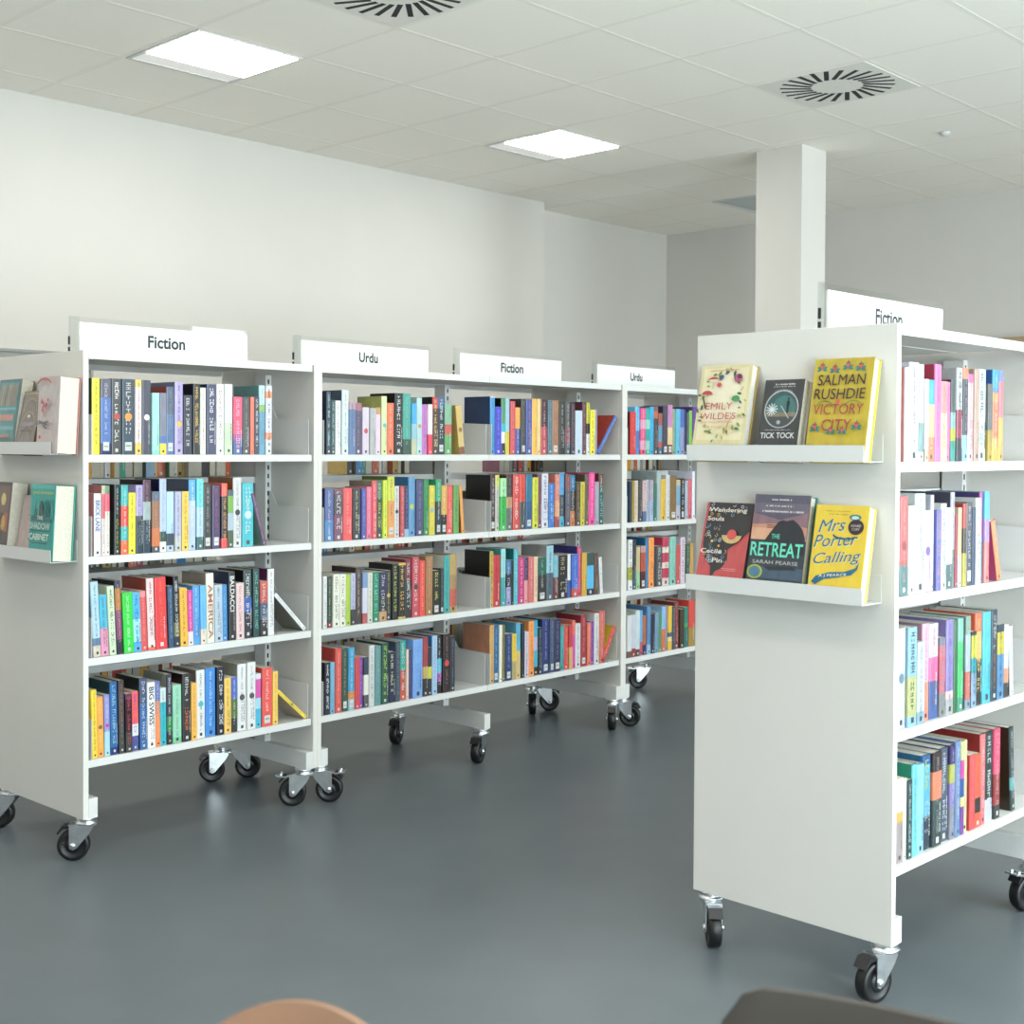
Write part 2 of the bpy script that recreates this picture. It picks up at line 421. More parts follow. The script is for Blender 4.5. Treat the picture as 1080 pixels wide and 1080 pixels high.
bookcase(UNIT_L, 0, 1, 'white mobile bookcase nearest the camera on the left, with face-out display ledges',
         [(.032, .035, 140, False), (.032, .545, 130, False), (.903, .035, 138, True), (.900, .545, 150, False)], ((1.293, 0), (.955, 0)))
bookcase(UNIT_L, .938, 2, 'long white two-bay bookcase in the middle of the left row',
         [(.036, .035, -47, True), (.036, .545, -40, False), (.909, .035, 204, False), (.909, .545, 206, False), (1.803, .035, 214, False), (1.800, .545, 225, True)])
bookcase(UNIT_L, 2.776, 1, 'white bookcase at the far end of the left row, partly behind the right bookcase',
         [(.036, .035, -62, False), (.036, .545, -40, False), (.903, .035, 214, True), (.903, .545, 140, True)])
bookcase(UNIT_R, 0, 1, 'white mobile bookcase standing alone at the right, nearest the camera',
         [(.034, .035, 168, False), (.034, .545, 224, False), (.905, .035, 166, True), (.905, .545, 200, False)], ((1.293, 0), (.957, 0)))

# category signs
def sign(unit, x0, x1, word, wx, label):
    t = thing('shelf_sign', label, 'sign', at(unit, x0, .29, TOP), (0, 0, unit[1]), 'category signs on top of the bookcases')
    w = x1 - x0
    a = MB()
    a.box(0, w, .0055, .0075, .0005, .134); a.box(0, .034, -.0055, -.0035, .0005, .134); a.box(0, .002, -.0035, .0055, .0005, .134); a.box(.002, w, -.0035, .0055, .0005, .002)
    a.build('acrylic_holder', M_ACRYL, t)
    c = MB(); c.box(.034, w - .012, -.003, .003, .003, .116); c.build('card', M_SIGN, t)
    q = MB(); ww = {'Fiction': .152, 'Urdu': .102}[word]
    put_text(q, word, lambda u, v: (wx - x0 + u, -.0036, .066 + v), ww, .044 if word == 'Fiction' else .042, None, bold=.028)
    q.build('lettering', M_TEXT, t)
    k = MB(); k.box(-.004, -.0005, -.004, .004, .0005, .03); k.box(-.004, -.0005, -.004, .004, .038, .066); k.build('edge_clips', M_SLOT, t)
sign(UNIT_L, .112, .840, 'Fiction', .483, 'white Fiction sign above the nearest left bookcase')
sign(UNIT_L, 1.050, 1.780, 'Urdu', 1.430, 'white Urdu sign second from left along the left row')
sign(UNIT_L, 1.927, 2.660, 'Fiction', 2.300, 'white Fiction sign third from left along the left row')
sign(UNIT_L, 2.889, 3.590, 'Urdu', 3.240, 'white Urdu sign above the far bookcase of the left row')
sign(UNIT_R, .134, .826, 'Fiction', .492, 'white Fiction sign above the right-hand bookcase')

# book rows, left to right: x, thickness, height (mm), spine bands top to bottom, print, cover colour, lean (degrees)
ROWS = """
U1 0
41.7 27.5 243.3 fe1 t222 043a3c 0
71.2 38.2 242.1 667:.25,57b:.6,236 tccd,w 113 0
111.4 35.7 244.3 555 Teee,m=c44 777 0
149.1 44.2 245 456 Tdcb,m=e93,w 146 0
194.9 24.2 244.7 ec6:.1,edd:.75,ec6 t865 - 0
221.1 32.9 244.1 556 m=fff 223 0
256 27 203.4 aed:.94,8dc - - 0
285 24.6 204.4 889:.7,57b:.12,fd3 - - 0
311.6 30.6 225.9 568:.4,57a ta93,w a20 0
344.2 32 243.3 bad t36a,m=eb3 767698 0
378.2 33.5 200.4 334 Tddd - 0
413.6 28.2 240.2 222 T=eb2 112 0
443.9 23.6 227.8 eed td63 - 0
469.9 39.1 241.1 446 Teee 235 0
510.1 29.5 242.5 fff Tc56 - 0
540.6 33.4 243.8 ddd:.55,cdb - - 0
576 37.7 201 e36:.65,a49:.1,459 Tfac - 0
615.8 29.6 202.2 444 t999 - 0
647.2 16.9 203 e64 - - 0
665.2 20.4 203.6 334 Tddd - 0
687.8 25.5 244.9 bde:.28,8b3:.1,59b t9cd 488 0
715.3 26.8 244.5 dde:.08,f95:.1,dde:.5,f96:.1,ddd T333 - 0
U1 1
46.8 25.5 199.8 eee #BRICK_LANE|35a d88 0
74.5 12.4 224.6 cca:.12,e67:.35,edd t987 c77 0
87.8 16.5 224.3 797:.12,f57:.25,eed t987 - 0
119.8 21.1 226.6 233 tddd,Tbb4 222 0
142.5 25.4 224.7 4bb:.3,e43:.3,4bb:.2,f61 tdee - 0
169.5 25.6 199.9 fe1 t694 326 0
196.1 26.5 223.8 bad:.45,445:.1,345 Tddd - 0
224.6 29.7 240.5 645:.3,abb:.25,345 t9aa 111 0
255.9 29.1 200.9 678:.15,a75:.45,d73:.3,556 tc98 - 0
285.6 26 242.6 bcf:.72,354:.14,eed teef 114 0
313.6 28.3 199.7 bdf:.7,456:.2,bcd - - 0
343 24.5 199.1 bbd:.75,ccc t99b - 0
369.8 27.5 200 fc3 tc83 456 0
399.3 27.4 239.5 4ae:.3,bcf teef 346 0
428.7 27.7 240.6 6dd:.4,bde:.42,366 tcee - 0
458.4 31.6 222.1 433:.25,333 taaa,w 882 0
492 33.8 217 436 tb35,w - 0
527.8 25.1 224.1 e43:.2,322:.65,e33 Te93 - 0
554.9 23.5 200.7 456:.1,7a3:.3,abc:.3,453 - - 0
580.5 34.8 243 ddd tbbc,m=223 950 0
617.2 47.7 223.9 0bc Tcdc,m=cee - 0
~704.8 13.9 192.9 636 tb9b 798 16
U1 2
44.9 27.6 241.7 bde:.75,68a:.1,dcb t9ac 8ac 3
74.5 26.6 197.1 4bd:.55,e9b t357 067 2.9
103.2 25 223.3 dec T353 - 2.8
130.2 21.7 238.4 446:.1,b73:.3,847:.4,334 tdb8 222 2.6
154 36.1 197.4 0d3 tdfd - 2.5
191.4 27.4 194.9 4be:.45,aef:.38,4ae T15a - 2.4
220.9 22.2 197.7 f88:.1,e44 teaa - 2.3
245.3 27.3 238.1 fdd:.96,f65 Te54 a31 2.2
274.6 44 238.8 e12 te63 c11 2
320.5 20.2 207.1 357 t9bc - 1.9
342.7 21.1 237.9 223:.65,885:.2,334 Teee 111 1.8
365.7 28.8 196.8 fb1 tc80 - 1.7
395.2 20.8 186.8 d19:.75,edd tfdd - 1.6
418 26.9 201.5 49d tcde - 1.4
445.6 22.2 199.6 5bf:.75,edc tcdf - 1.3
469.7 31.5 239.7 eed #AMERICA|b64 987 1.2
503.2 31.6 197 bcd t89a - 1.1
536.1 21.8 195 28c t8ce - 1
559.9 28.8 237.9 222 #BALDACCI|eee 235 0.8
590.7 33.2 196.9 ecc t844 - 0.7
625.9 36.2 239.7 344:.4,25a:.22,223 Tddd 111 0.6
662.9 27.5 242 244 T5cb - 0.5
692.5 34 195.7 c43:.4,357:.3,222 Tdcc - 0.4
727.9 28.7 237.7 eee tbbb 625 0.2
919 15.5 195.7 eee taaa 887 44
U1 3
40 19.9 220.4 fd1 tc90 - 1.2
61.9 23.3 193.1 fa3 tfd8,m=864 - 1.2
86.7 19.3 197.1 99d:.6,ade tdde,m=c29 - 1.1
108 26.5 236.1 16a:.9,137 Tade 045 1.1
137 21.2 237.3 544:.6,444 t998 322 1
160.3 24.6 191 635:.1,312:.55,444 Tc45 111 1
185.8 24.9 194.7 f54:.55,eee:.2,459 T92b - 0.9
212.7 27.5 235.6 457:.35,26a Tdde 122 0.9
241 29.6 217.5 fff #BIG_SWISS|111,te66 - 0.8
271.2 19.9 217.1 67b:.3,d86:.2,f83 tdcb - 0.8
291.9 22.4 192.2 dee:.25,1bc t367 - 0.7
316.5 19.9 234.8 334:.6,183:.22,333 Tdde 998 0.7
338.4 33.5 195.6 9db:.9,7c9 tced - 0.6
373.8 33.1 229 333 Tddd,Te63 200 0.6
408.6 22.4 194 fb3 tfd9 - 0.6
433 34 234.3 eee t444,m=3bc 876 0.5
469 40.3 235.8 28d tbdf - 0.5
511.3 30.7 235.5 223 Teee - 0.4
544 28.4 193 fc5 tc84 - 0.4
574.9 23.2 191.7 46c:.4,573:.35,333 tddd - 0.3
599.6 36.4 235.3 eee tddd,m=555 998 0.3
638 35.8 237.3 eee tddd,m=555 - 0.2
675.3 23.9 192 dde:.1,d4a:.35,ade:.2,3bd - - 0.2
701.2 44.7 209.5 e43 tfdd,w c31 0.1
747.5 22.9 191.9 fc4 tfe9 - 0.1
~913.5 13.8 172.5 fd2 t875,m=643 cba 48
U2a 0
989 22.7 233.7 234 T9cc 224 0
1013.2 20.7 203.9 244 T8bb - 0
1035.4 26.7 201.9 eee t999 - 0
1064.2 32.7 242.2 dee tabb 567 0
1098.9 31.9 201.2 b9a:.15,57a t457 - 0
1132.3 34.2 196.5 a67:.15,546 t879 - 0
1168.5 33.3 180.5 dcd m=c34 - 0
1203.3 30.3 178.5 bbb t999 - 0
1235.2 24.5 182.1 c95:.15,ece - - 0
1261.8 28.5 226.2 dea m=4bb bb6 0
1292.8 36.6 201.2 e63 tfb9 - 0
1331.4 42.8 240.4 222 Tddd 111 0
1376.6 44 240.8 4a9:.75,354 t7cb - 0
1422.6 24.8 201.9 2ae:.4,9cd:.3,cca - - 0
1449.7 29.3 226.5 bdd m=c96 - 0
1480.7 28.8 200.7 c7c t848 - 0
~1510.3 24 201.4 fee:.6,e14 - - 0
1535.9 30.9 232.3 c33:.2,532 Tec8 111 0
1568.4 37.9 233.5 469:.2,234 Tddc,w - 0
1608.4 40.7 204.5 8b9:.4,c54:.2,6a6 - - 0
1689.8 33 201.9 db6:.85,853 m=964 ca5 7
U2a 1
984.7 41.3 197.9 459:.6,37b tbce 236 0
1028 44.2 194.2 735:.1,434:.4,735 Tdcc - 0
1074.2 44.1 196.2 e22 tf88 - 0
1120.5 40.1 195.3 222 tcb8 - 0
1162 23.2 194.7 44a t99d - 0
1187.5 24.9 199.9 e68 tfab - 0
1213.9 26.6 222.4 e34 tfcc 987 0
1242 28.4 221.9 377:.3,143 Tdd3 - 0
1271.2 23.2 224.4 de1 t8a1 - 0
1296.4 37 238.5 dd3:.4,e93 t553,w 673 0
~1335.4 24.9 200.1 ddd t333,m=222 - 0
~1361.9 21.4 199.6 c44 tebb - 0
~1384.9 22.4 199.2 336:.85,9bd t88b - 0
1408.8 36.3 234.2 59c m=bc4 37a 0
1446.7 40.8 221.7 447 t88a - 0
1490 30.5 224.2 284 t5b7 - 0
1521.4 32.5 199.7 dc2 tfe8,m=8ac - 0
1554.6 31.1 223.3 2a7:.4,234 tddd,w - 0
1587.4 32.2 198.5 da3:.6,222 tddd,w - 0
1621.4 35.1 197.9 e43 tfaa - 0
1658.5 31.7 197.2 6a5 t443 - 0
~1703.9 17.7 195.6 e93 tfb6 b62 5
U2a 2
~981.7 17.7 193.3 eee t88a - 0
1000.9 22.1 191.8 233:.15,133:.75,811 tbc4 - 0
1024.5 31 198.3 eed Tc44 - 0
1056.2 29.8 196.2 eed Tc44 - 0
1086.7 22.7 194.4 ac1 - - 0
1110.9 22.9 195.6 bbd:.7,333 t88a - 0
1135.2 32.8 216.4 433 tba8 - 0
1170.3 24.8 194.3 79c:.3,dde:.5,b55 - - 0
1195.7 24.4 192.7 ddc taa9 - 0
1220.8 31.3 193.6 186 T9dc - 0
1253.7 37.8 191.2 225:.5,333:.3,c96 Tccc - 0
1292.3 27.3 194.8 333 tbb5,m=db4 - 0
1321 30.7 219.2 222 Tcd3 - 0
1353.3 39 219.9 db4:.04,222:.92,db4 Teb3 - 0
1394.2 33.3 232.2 823:.35,333 Tdee - 0
1429.1 36.5 239.1 c45 Tedd,m=444 - 0
1467.3 32 222 e32 tfa9 - 0
1500.9 39.8 237.8 a74 tc97 - 0
1542.7 39.3 177.9 222 Tcc5,w - 0
~1582.8 18.6 185.1 333 t999,w - 0
1603.4 33.6 235.1 3aa t277 ddc 0
1638.7 41.4 239 b95:.35,a85:.25,c54:.3,b95 - - 0
U2a 3
985.8 25.6 195.3 223 Teee - 0
1012.2 21.5 192.4 6ac t9ce - 0
1035.8 31.8 242.4 d43 tfa9 c32 0
1069.6 28.7 238.9 254 tc86,w - 0
1099.7 31 238.3 29c:.7,d83:.12,9bc tcde,w - 0
1132.3 23.8 198.1 d33 t922 - 0
~1156.8 19.5 192.6 82a tbad - 0
1177.8 23.4 192.8 345:.35,eed:.4,555 - - 0
1203.2 27.5 235.8 ddd tbbb cba 0
1232.2 32.2 229.5 699 t9bb - 0
1266.5 36.7 237.1 254 Tbd4 - 0
1305.2 34.9 197.9 224 Tdda 111 0
1340.8 25.3 235.7 456 t899 - 0
1368.5 31.9 235.4 2a9:.5,c42 Tddd - 0
~1402.1 13.7 197.2 ecb - - 0
~1416.6 17 195.4 447 t779 - 0
1435.1 52.2 233.3 7ae t59d - 0
1488.1 28.1 238 a33:.5,ca5:.2,333 - - 0
~1517.1 21.6 193.1 334:.4,cc2:.25,334 - - 0
1539.4 28.5 238.7 ace tcdf 17b 0
1568.7 29.6 235.6 222:.4,3bd:.25,a3a:.15,222 tddd - 0
1600.3 42.4 237.7 322 m=d33,t988 - 0
1643.5 27.6 225 334 t899 - 0
U2b 0
1872.2 32 245.5 eee:.02,29d tade 036 0
1906.3 38.2 203.2 33c t99e - 0
1945.4 25.7 241.1 596:.45,1bc:.15,eee:.2,334 - 111 0
~1973 24.9 242 9cd:.6,dc3 - - 0
2000 30.1 229.4 d34 tfaa - 0
~2032.2 30.3 203.1 fa3:.45,35a tfc8 111 0
2064.5 30.5 241.6 444 t999,w - 0
2097 40.2 239.3 45a tc97 - 0
2139.3 32.3 244 fb3 - - 0
~2173.7 25.2 244.9 ec8 - - 0
2200.8 40.3 242.6 523:.5,c34 tddd - 0
2242.3 31 240.2 578 t9aa - 0
2275.2 44.4 241.5 a75 tc97,w - 0
2321.8 41.5 239.3 333 tccc - 0
2365.5 35.3 240.5 555:.5,845:.3,456 tddd - 0
~2403.1 25.6 234.3 434 tc88 - 0
2430.6 48.7 199.6 cde - - 0
~2481.3 28.4 240.3 634 tc99 - 0
~2510.9 22.8 237.5 cc2:.4,222:.2,eee t222 - 0
~2536.2 35.7 205.7 fe1 t994 111 0
~2573.1 19.7 206.5 99b - - 0
~2652.1 21.6 217.8 36b tdef b31 -38
U2b 1
1871.8 34 237.3 423 tddd,w 111 0
1907.8 26.4 236.9 dd6:.2,ccb t997 - 0
1936.2 38.5 223.1 aea:.35,1b4 t333 - 0
1976.7 37.9 236.1 433:.4,c96:.2,666 t999 - 0
2016.6 41.4 239 d32 Tfdd - 0
2060 35.7 238.6 e31:.5,555 t333 - 0
2097.8 42.3 238.1 179:.5,258 t37a,w - 0
2142.2 37.6 223.8 dd1 t663 - 0
~2181.8 27.4 237.3 745 t966 - 0
2210.2 43.6 240.4 dde T333 - 0
2256.1 37.6 195.7 17c tdef 822 0
2295.7 31.4 236 d76:.5,e95:.3,a32 tedc - 0
2329.1 34.1 239.2 29d:.4,346:.4,3ac tcd4 - 0
2365.2 34.4 235.2 844:.3,556 tbaa - 0
2401.6 35.9 231.2 17a:.3,333:.4,c74 Tccc - 0
~2439.9 31.5 198.5 543 ta97 - 0
~2472.5 29.5 199.4 dc1 t553 - 0
~2503.9 28.6 233.7 654 t987 - 0
2534.8 41.5 240.6 f19 tfce - 0
~2577.7 27.9 197.8 aab - - 0
2607.6 35.3 236.2 733:.3,255 Taed - 0
U2b 2
1869.5 28.1 238.4 ca2 T432 111 0
1899.6 44.1 219.5 c12 t912 - 0
1945.7 28.6 244.3 9dd:.5,2aa tdff 4aa 0
~1976.3 30.1 195.1 27a:.3,223:.3,99c Tdde - 0
~2007.4 14.1 193.8 222 - - 0
2023.3 27.3 240.2 4bc tcee 177 0
2052.8 39.8 200.6 c17 tfbd - 0
~2093.6 24.7 197.2 436:.5,e99 taab - 0
2119.3 36.3 200.2 d66 tebb - 0
~2156.7 24.1 198.4 eca t999 - 0
2182.8 53.9 192.5 165:.4,333 tbbb,w - 0
2238.7 45.9 242.2 9cd:.5,567 t345 aaa 0
~2286.7 30.7 197.7 7bc:.5,733 tddd - 0
2318.4 68 194.8 222 Tba8 - 0
~2387.5 22.2 195.8 eee:.6,25a - - 0
2411.9 45.9 193.7 36c:.8,c43 t8bf - 0
~2458.7 24.9 227.7 d37 tfbd 118 0
~2486 35.3 197 da2 tec6 - 0
2522.4 49.5 194.6 355:.3,4be:.55,234 - - 0
~2573 26.7 192.4 643 t987 - 0
~2617.5 20.9 170.6 eee taaa ddd 4
U2b 3
1870 32.1 248.6 da5 tb83 c86 0
1904 33.4 245.2 269 t9be,w - 0
~1939.3 18.8 242.5 eed - - 0
~1959.1 15.9 240.7 874 - - 0
1977 37.2 200.4 247 t9ae,w - 0
~2015.1 28.3 197 ec2:.6,ba7 tb82 - 0
2045.4 31.4 241.7 5ac:.5,db7 - - 0
~2078.8 16.4 235.9 134 - - 0
~2096.4 25.8 199.2 dcd tb99 a51 0
2124.1 36.3 240.9 f93 tc62 - 0
2161.4 27.3 241.3 1ac:.3,bbd:.25,1ac:.3,432 - - 0
~2189.9 26.4 207.2 234 tabb - 0
2217.1 44.8 242.3 237 t99c,w - 0
2264.1 29.1 238.6 457 t99a,w - 0
2294.2 43.5 235.1 335 t88c,w - 0
~2340 26.3 196 3aa t7cc - 0
~2367.5 28.8 196.7 d33 tea9 - 0
~2397.3 24.5 197.6 c33:.5,da6 - - 0
~2422.8 22.4 216.8 e65:.3,d3a - - 0
~2447.2 36.4 199.3 ddd tbbb - 0
2485.7 37.6 235.6 a23 te99,w - 0
~2525.8 26.5 195.9 e75 tfb9 - 0
~2553.3 22 200.8 82a tcae - 0
2577.3 36.3 234.5 ddd tbbb - 0
2614.6 38.8 242.1 d65 tea9 - 0
~2681 24.7 177.8 d22 tfee db1 -30
U3 0
2837.9 45.8 203.9 d11 te66 711 0
~2885.7 32.9 228.9 6cf:.5,38c t48c - 0
2919.9 41.3 223.9 e48:.25,e9b:.2,e48:.25,e9b:.2,e36 tfdd - 0
~2963.2 33.6 224.9 1aa:.25,9dc:.2,1aa:.25,9cb:.2,1a9 - - 0
~2998.2 30.5 231.9 1ad t2bd 18a 0
~3030.8 35.6 234.9 856:.1,c63:.15,444 t988 - 0
~3068.6 32.4 203.2 a55:.3,69b:.4,c44:.12,468 - 111 0
~3102.2 38.9 236.9 445 t667,w - 0
3142.5 40.7 244.2 c8b:.45,ec9:.35,732 w - 0
~3184.7 24.8 226.5 9a8 - - 0
~3210.2 38.5 227.4 5bd t8cd - 0
~3249.4 34.5 226.3 46b:.4,99c - - 0
~3284.7 21.7 220.7 236 - - 0
~3307.9 19.6 212.9 566 - - 0
~3328.2 25.6 221.9 8c4 t4a6 154 0
~3355.9 40.5 241.8 639 t96b - 0
U3 1
~2838.4 17 196.3 234 t557 057 0
~2856.1 21 196 a83 - - 0
~2877.7 33 199.6 dcb t997 - 0
~2912.6 26.6 205.1 444 t887 - 0
~2940.6 30.1 198.7 dbb:.75,569 tb99 - 0
~2972.7 25.6 202.3 bbc:.5,abc t779 - 0
~2999 29.9 199.9 bab:.5,abd t878 - 0
~3029.7 26 185.2 376 - - 0
~3056.6 34.4 241.9 abb - - 0
~3093.4 38.2 202.6 eb1 tc90 - 0
~3133.5 31.5 222.7 ddd t888 - 0
3167.1 52.5 220.1 863 t974,w - 0
~3221.5 38.9 198.7 cb9:.15,7ac:.5,bbc - - 0
~3262.5 32.5 204.5 222 Tddd,w - 0
~3296.5 23.2 193.6 abc - - 0
~3321.2 38 199.4 d56 te99 - 0
~3361.2 25 239.1 eef - - 0
U3 2
~2832.2 32.7 240.1 eee:.55,bb3:.25,eee T333 - 0
~2866.9 29 236.5 333:.6,456 t778 - 0
~2898 29.2 202.9 cb8:.6,9c9 - - 0
~2929.2 37.4 205 c99:.15,b42:.45,512 t842,w - 0
~2967.7 26.3 243.8 37a - 069 0
2996 42.9 242 f92 Tc61 - 0
~3040.9 22.9 197.5 334 - - 0
~3064.5 44.9 197.8 555 Tccc - 0
3111.2 53.9 238.4 c25:.2,edc:.12,c25:.2,edc:.12,c25:.2,ecc t333 - 0
3167 51 239.9 8cb t6a9 - 0
~3220.5 38.7 194 c44 tb55 057 0
~3261.1 39.6 231.6 dcd Tc56 - 0
~3302.7 38.3 196 354 T8a9 - 0
~3343.2 29.4 198.5 c93 - - 0
U3 3
~2825.2 34.8 203 ddd:.85,755 - - 0
~2860.8 33.6 202.1 ccd:.8,933 - - 0
~2894.9 33.8 219.9 cdd:.85,544 - - 0
~2929.5 27.1 217.1 6ad:.7,c56 - - 0
~2957.5 25.7 188.9 b63:.75,236 - - 0
~2983.9 30.5 233.3 58b:.8,9bd - - 0
~3015.3 30.8 192.8 334 - - 0
~3046.9 30.3 197.1 79b - - 0
~3077.8 25.8 199.3 596 - - 0
~3104.2 29.9 220.6 8be:.5,d63 - - 0
~3134.8 24.4 222.9 99a - - 0
~3160 33.5 218 eb1:.6,567:.1,ed9:.1,eb1 - - 0
~3194.3 21.4 215.5 456 tccc - 0
~3217.2 37.3 234.6 833 td99 - 0
~3256.4 38.5 194.8 432 t865 - 0
~3296.4 35.4 201.2 287:.4,4a5:.1,277 - - 0
3333.9 55.7 233.6 d32:.6,a83 - - 0
R 0
71 21.8 228.3 eef t79b f98 0
94.1 48.7 242 eef t99a - 0
144.3 24.8 238.9 dee:.6,8aa:.3,eee - - 0
170.3 19.1 203.7 fff:.85,cba taab - 0
190.2 32 203.1 3bc:.3,fd8:.4,e85 tdee - 0
223.2 34 243.1 f7b tfac c25 0
259.3 34.6 202.5 f99:.4,fca tfdc - 0
294.7 22.6 202 f7b tf9d - 0
318 26 208.4 566:.4,9cc:.2,cd3:.15,3a9 t333 432 0
344.5 32.5 240.2 ccc:.45,a35:.3,334 T444 - 0
378.6 29.9 241.8 f85:.12,445:.6,9ce tccc - 0
409.6 32 226.9 f6a:.1,fcd tfab 421 0
443.8 31.6 241.3 ca9 tdcb - 0
477.1 47.4 243.3 dee T667 - 0
525.8 27.5 206 777:.6,ca3 taaa - 0
553.9 38.1 244.9 2ae:.2,48c:.05,f93:.1,f74:.4,fb4 tcef 26b 0
592.9 26.5 244.6 78d:.12,f78:.4,fb4 - - 0
R 1
59.3 37.3 240.5 e55:.65,b54:.05,588 tfaa,m=a44 e44 0
98.3 27.9 217.5 fff t777 - 0
127.9 51.8 245.6 eff tcdd - 0
181.6 38 202.8 ecf m=86b - 0
220.2 17 240.5 dde - - 0
239.1 25.9 203 77c Te93 - 0
265.6 28.5 218.1 fff T48c - 0
295 35.2 206.5 eee:.7,577 - - 0
331.2 20.6 245.2 ccd:.6,899 t778 556 0
~354.1 12 187 b24 - - 0
367.4 19.3 204.6 fda:.6,eee t444 - 0
387.4 21.1 214.9 c33:.3,433:.3,cb3 t8a6 - 0
410 32.8 217.8 556 Tddd,w - 0
444.7 19.9 202.3 457 - - 0
465.2 30.9 227.5 fff T333 - 0
496.8 16.1 241.8 c4a:.5,3ac - 548 0
514.9 28.8 243.2 5ce:.3,b9d:.25,f88 - - 0
594.2 25.2 168.1 f95 tfdc d48 15
R 2
53.9 42.3 244 def m=79a - 0
98.1 46.1 242.9 9cd:.5,cc8:.4,9ce T235 - 0
146.2 37.2 202.2 def:.85,9bc t9ad - 0
184.3 34.3 244 fbd:.6,f97 tfcd c9a 0
220.1 47.1 240 fde:.35,f6a:.25,46a tfbd - 0
268.3 30.9 200.6 889:.1,d67:.6,999 Taab - 0
300.2 40.9 243.6 98c:.75,fcc:.08,bbb t55a - 0
341.8 23.1 238.8 374 - - 0
365.6 31.5 241.6 8cb:.25,2c6:.6,4a8 t9ec - 0
397.8 15.5 239.4 133 - - 0
414 28 242.9 8a9:.2,bcd:.4,d65:.3,9ab tddd - 0
444 29.3 199.4 222:.05,dd3:.3,1ab:.2,9bd t333 400 0
475.1 38.1 244.5 f63:.2,fb6:.3,333 Tfd6 - 0
515.6 49.2 244.2 4cd tadd - 0
565.5 36.9 246 345 Tddd,td95 - 0
604.4 40.4 202.2 345:.1,dc3:.3,59c t223 - 0
645.6 27.2 199 eef:.6,f96:.2,444 - - 0
684.2 21 193 fff taaa 556 3
R 3
50.9 32.4 205.7 fed:.4,fb5:.12,baa - - 0
84.1 16.8 201.1 ffe - - 0
102.5 23.4 193.4 355 Tddd - 0
126.6 25.9 227.9 7de tbee 1a8 0
153.2 36.5 222.4 9df - - 0
191.8 41.4 237.1 26a:.1,5bd:.55,345 Tde4,Tddd 27a 0
235.2 48.6 237.2 433:.2,f85:.3,455 taaa - 0
285.9 41.7 239.5 567 Tdde - 0
329.6 28.2 241.6 437:.2,cc5:.2,98c:.25,99a tdde - 0
360.3 28.1 247.1 79c Tdde - 0
390.2 21.1 242.9 dd9:.2,d3a:.2,15a:.2,fe9:.1,84a - - 0
412.1 27.8 241 eda - - 0
441.9 32.2 198.2 f44 tf88 d22 0
475.8 33.3 194.6 f52:.6,333:.2,f52 - - 0
510.3 29 242.3 f77 Tfdd a11 0
541.3 46.9 242.5 344:.75,dde Teee - 0
590.1 37.7 244.3 f47:.5,a33:.35,444 Tfbb - 0
703 26.5 233.9 455:.6,6bb:.15,455 Tddd 432 4
"""

# ------------------------------------------------------------------ books
ORD = 'first second third fourth fifth sixth seventh eighth ninth tenth eleventh twelfth thirteenth fourteenth fifteenth sixteenth seventeenth eighteenth nineteenth twentieth twenty-first twenty-second twenty-third twenty-fourth twenty-fifth twenty-sixth'.split()
BAYS = {'U1': (UNIT_L, 'nearest left bookcase'), 'U2a': (UNIT_L, 'first bay, long middle bookcase'), 'U2b': (UNIT_L, 'second bay, long middle bookcase'), 'U3': (UNIT_L, 'far left-row bookcase'), 'R': (UNIT_R, 'right-hand bookcase')}
SHELFN = ['top shelf', 'second shelf', 'third shelf', 'bottom shelf']
CN = {'black': '222', 'charcoal': '444', 'grey': '888', 'pale-grey': 'bbb', 'white': 'f0f0f0', 'cream': 'eedcb8', 'red': 'd22222', 'dark-red': '8a2222', 'orange': 'f08030', 'yellow': 'f4d020', 'olive': 'a0902f', 'lime': 'a8d818', 'green': '289040', 'mint': '98d8b8', 'teal': '207878', 'turquoise': '18b8c0', 'pale-blue': 'b0d0f0', 'sky-blue': '58a8e0', 'blue': '2868b8', 'navy': '20304f', 'slate-blue': '586880', 'lilac': 'b0a8d8', 'purple': '683090', 'pink': 'f088a8', 'magenta': 'd81878', 'brown': '7c4a28', 'tan': 'b08850', 'salmon': 'e07060', 'mauve': '705068'}
def cname(h):
    if len(h) == 3: h = ''.join(c * 2 for c in h)
    p = [int(h[i:i + 2], 16) for i in (0, 2, 4)]
    def dist(q):
        q = [int((''.join(c * 2 for c in q) if len(q) == 3 else q)[i:i + 2], 16) for i in (0, 2, 4)]
        d = [a - b_ for a, b_ in zip(p, q)]; l = sum(d) / 3
        return 1.0 * l * l + 1.6 * sum((x - l) ** 2 for x in d)
    return min(CN, key=lambda n: dist(CN[n]))
def parse_bands(s):
    out = []; parts = s.split(','); used = 0
    for p in parts:
        c, _, fr = p.partition(':'); fr = float(fr) if fr else None
        out.append([c, fr]); used += fr or 0
    for o in out:
        if o[1] is None: o[1] = max(.02, 1 - used)
    return out                                              # from the top down
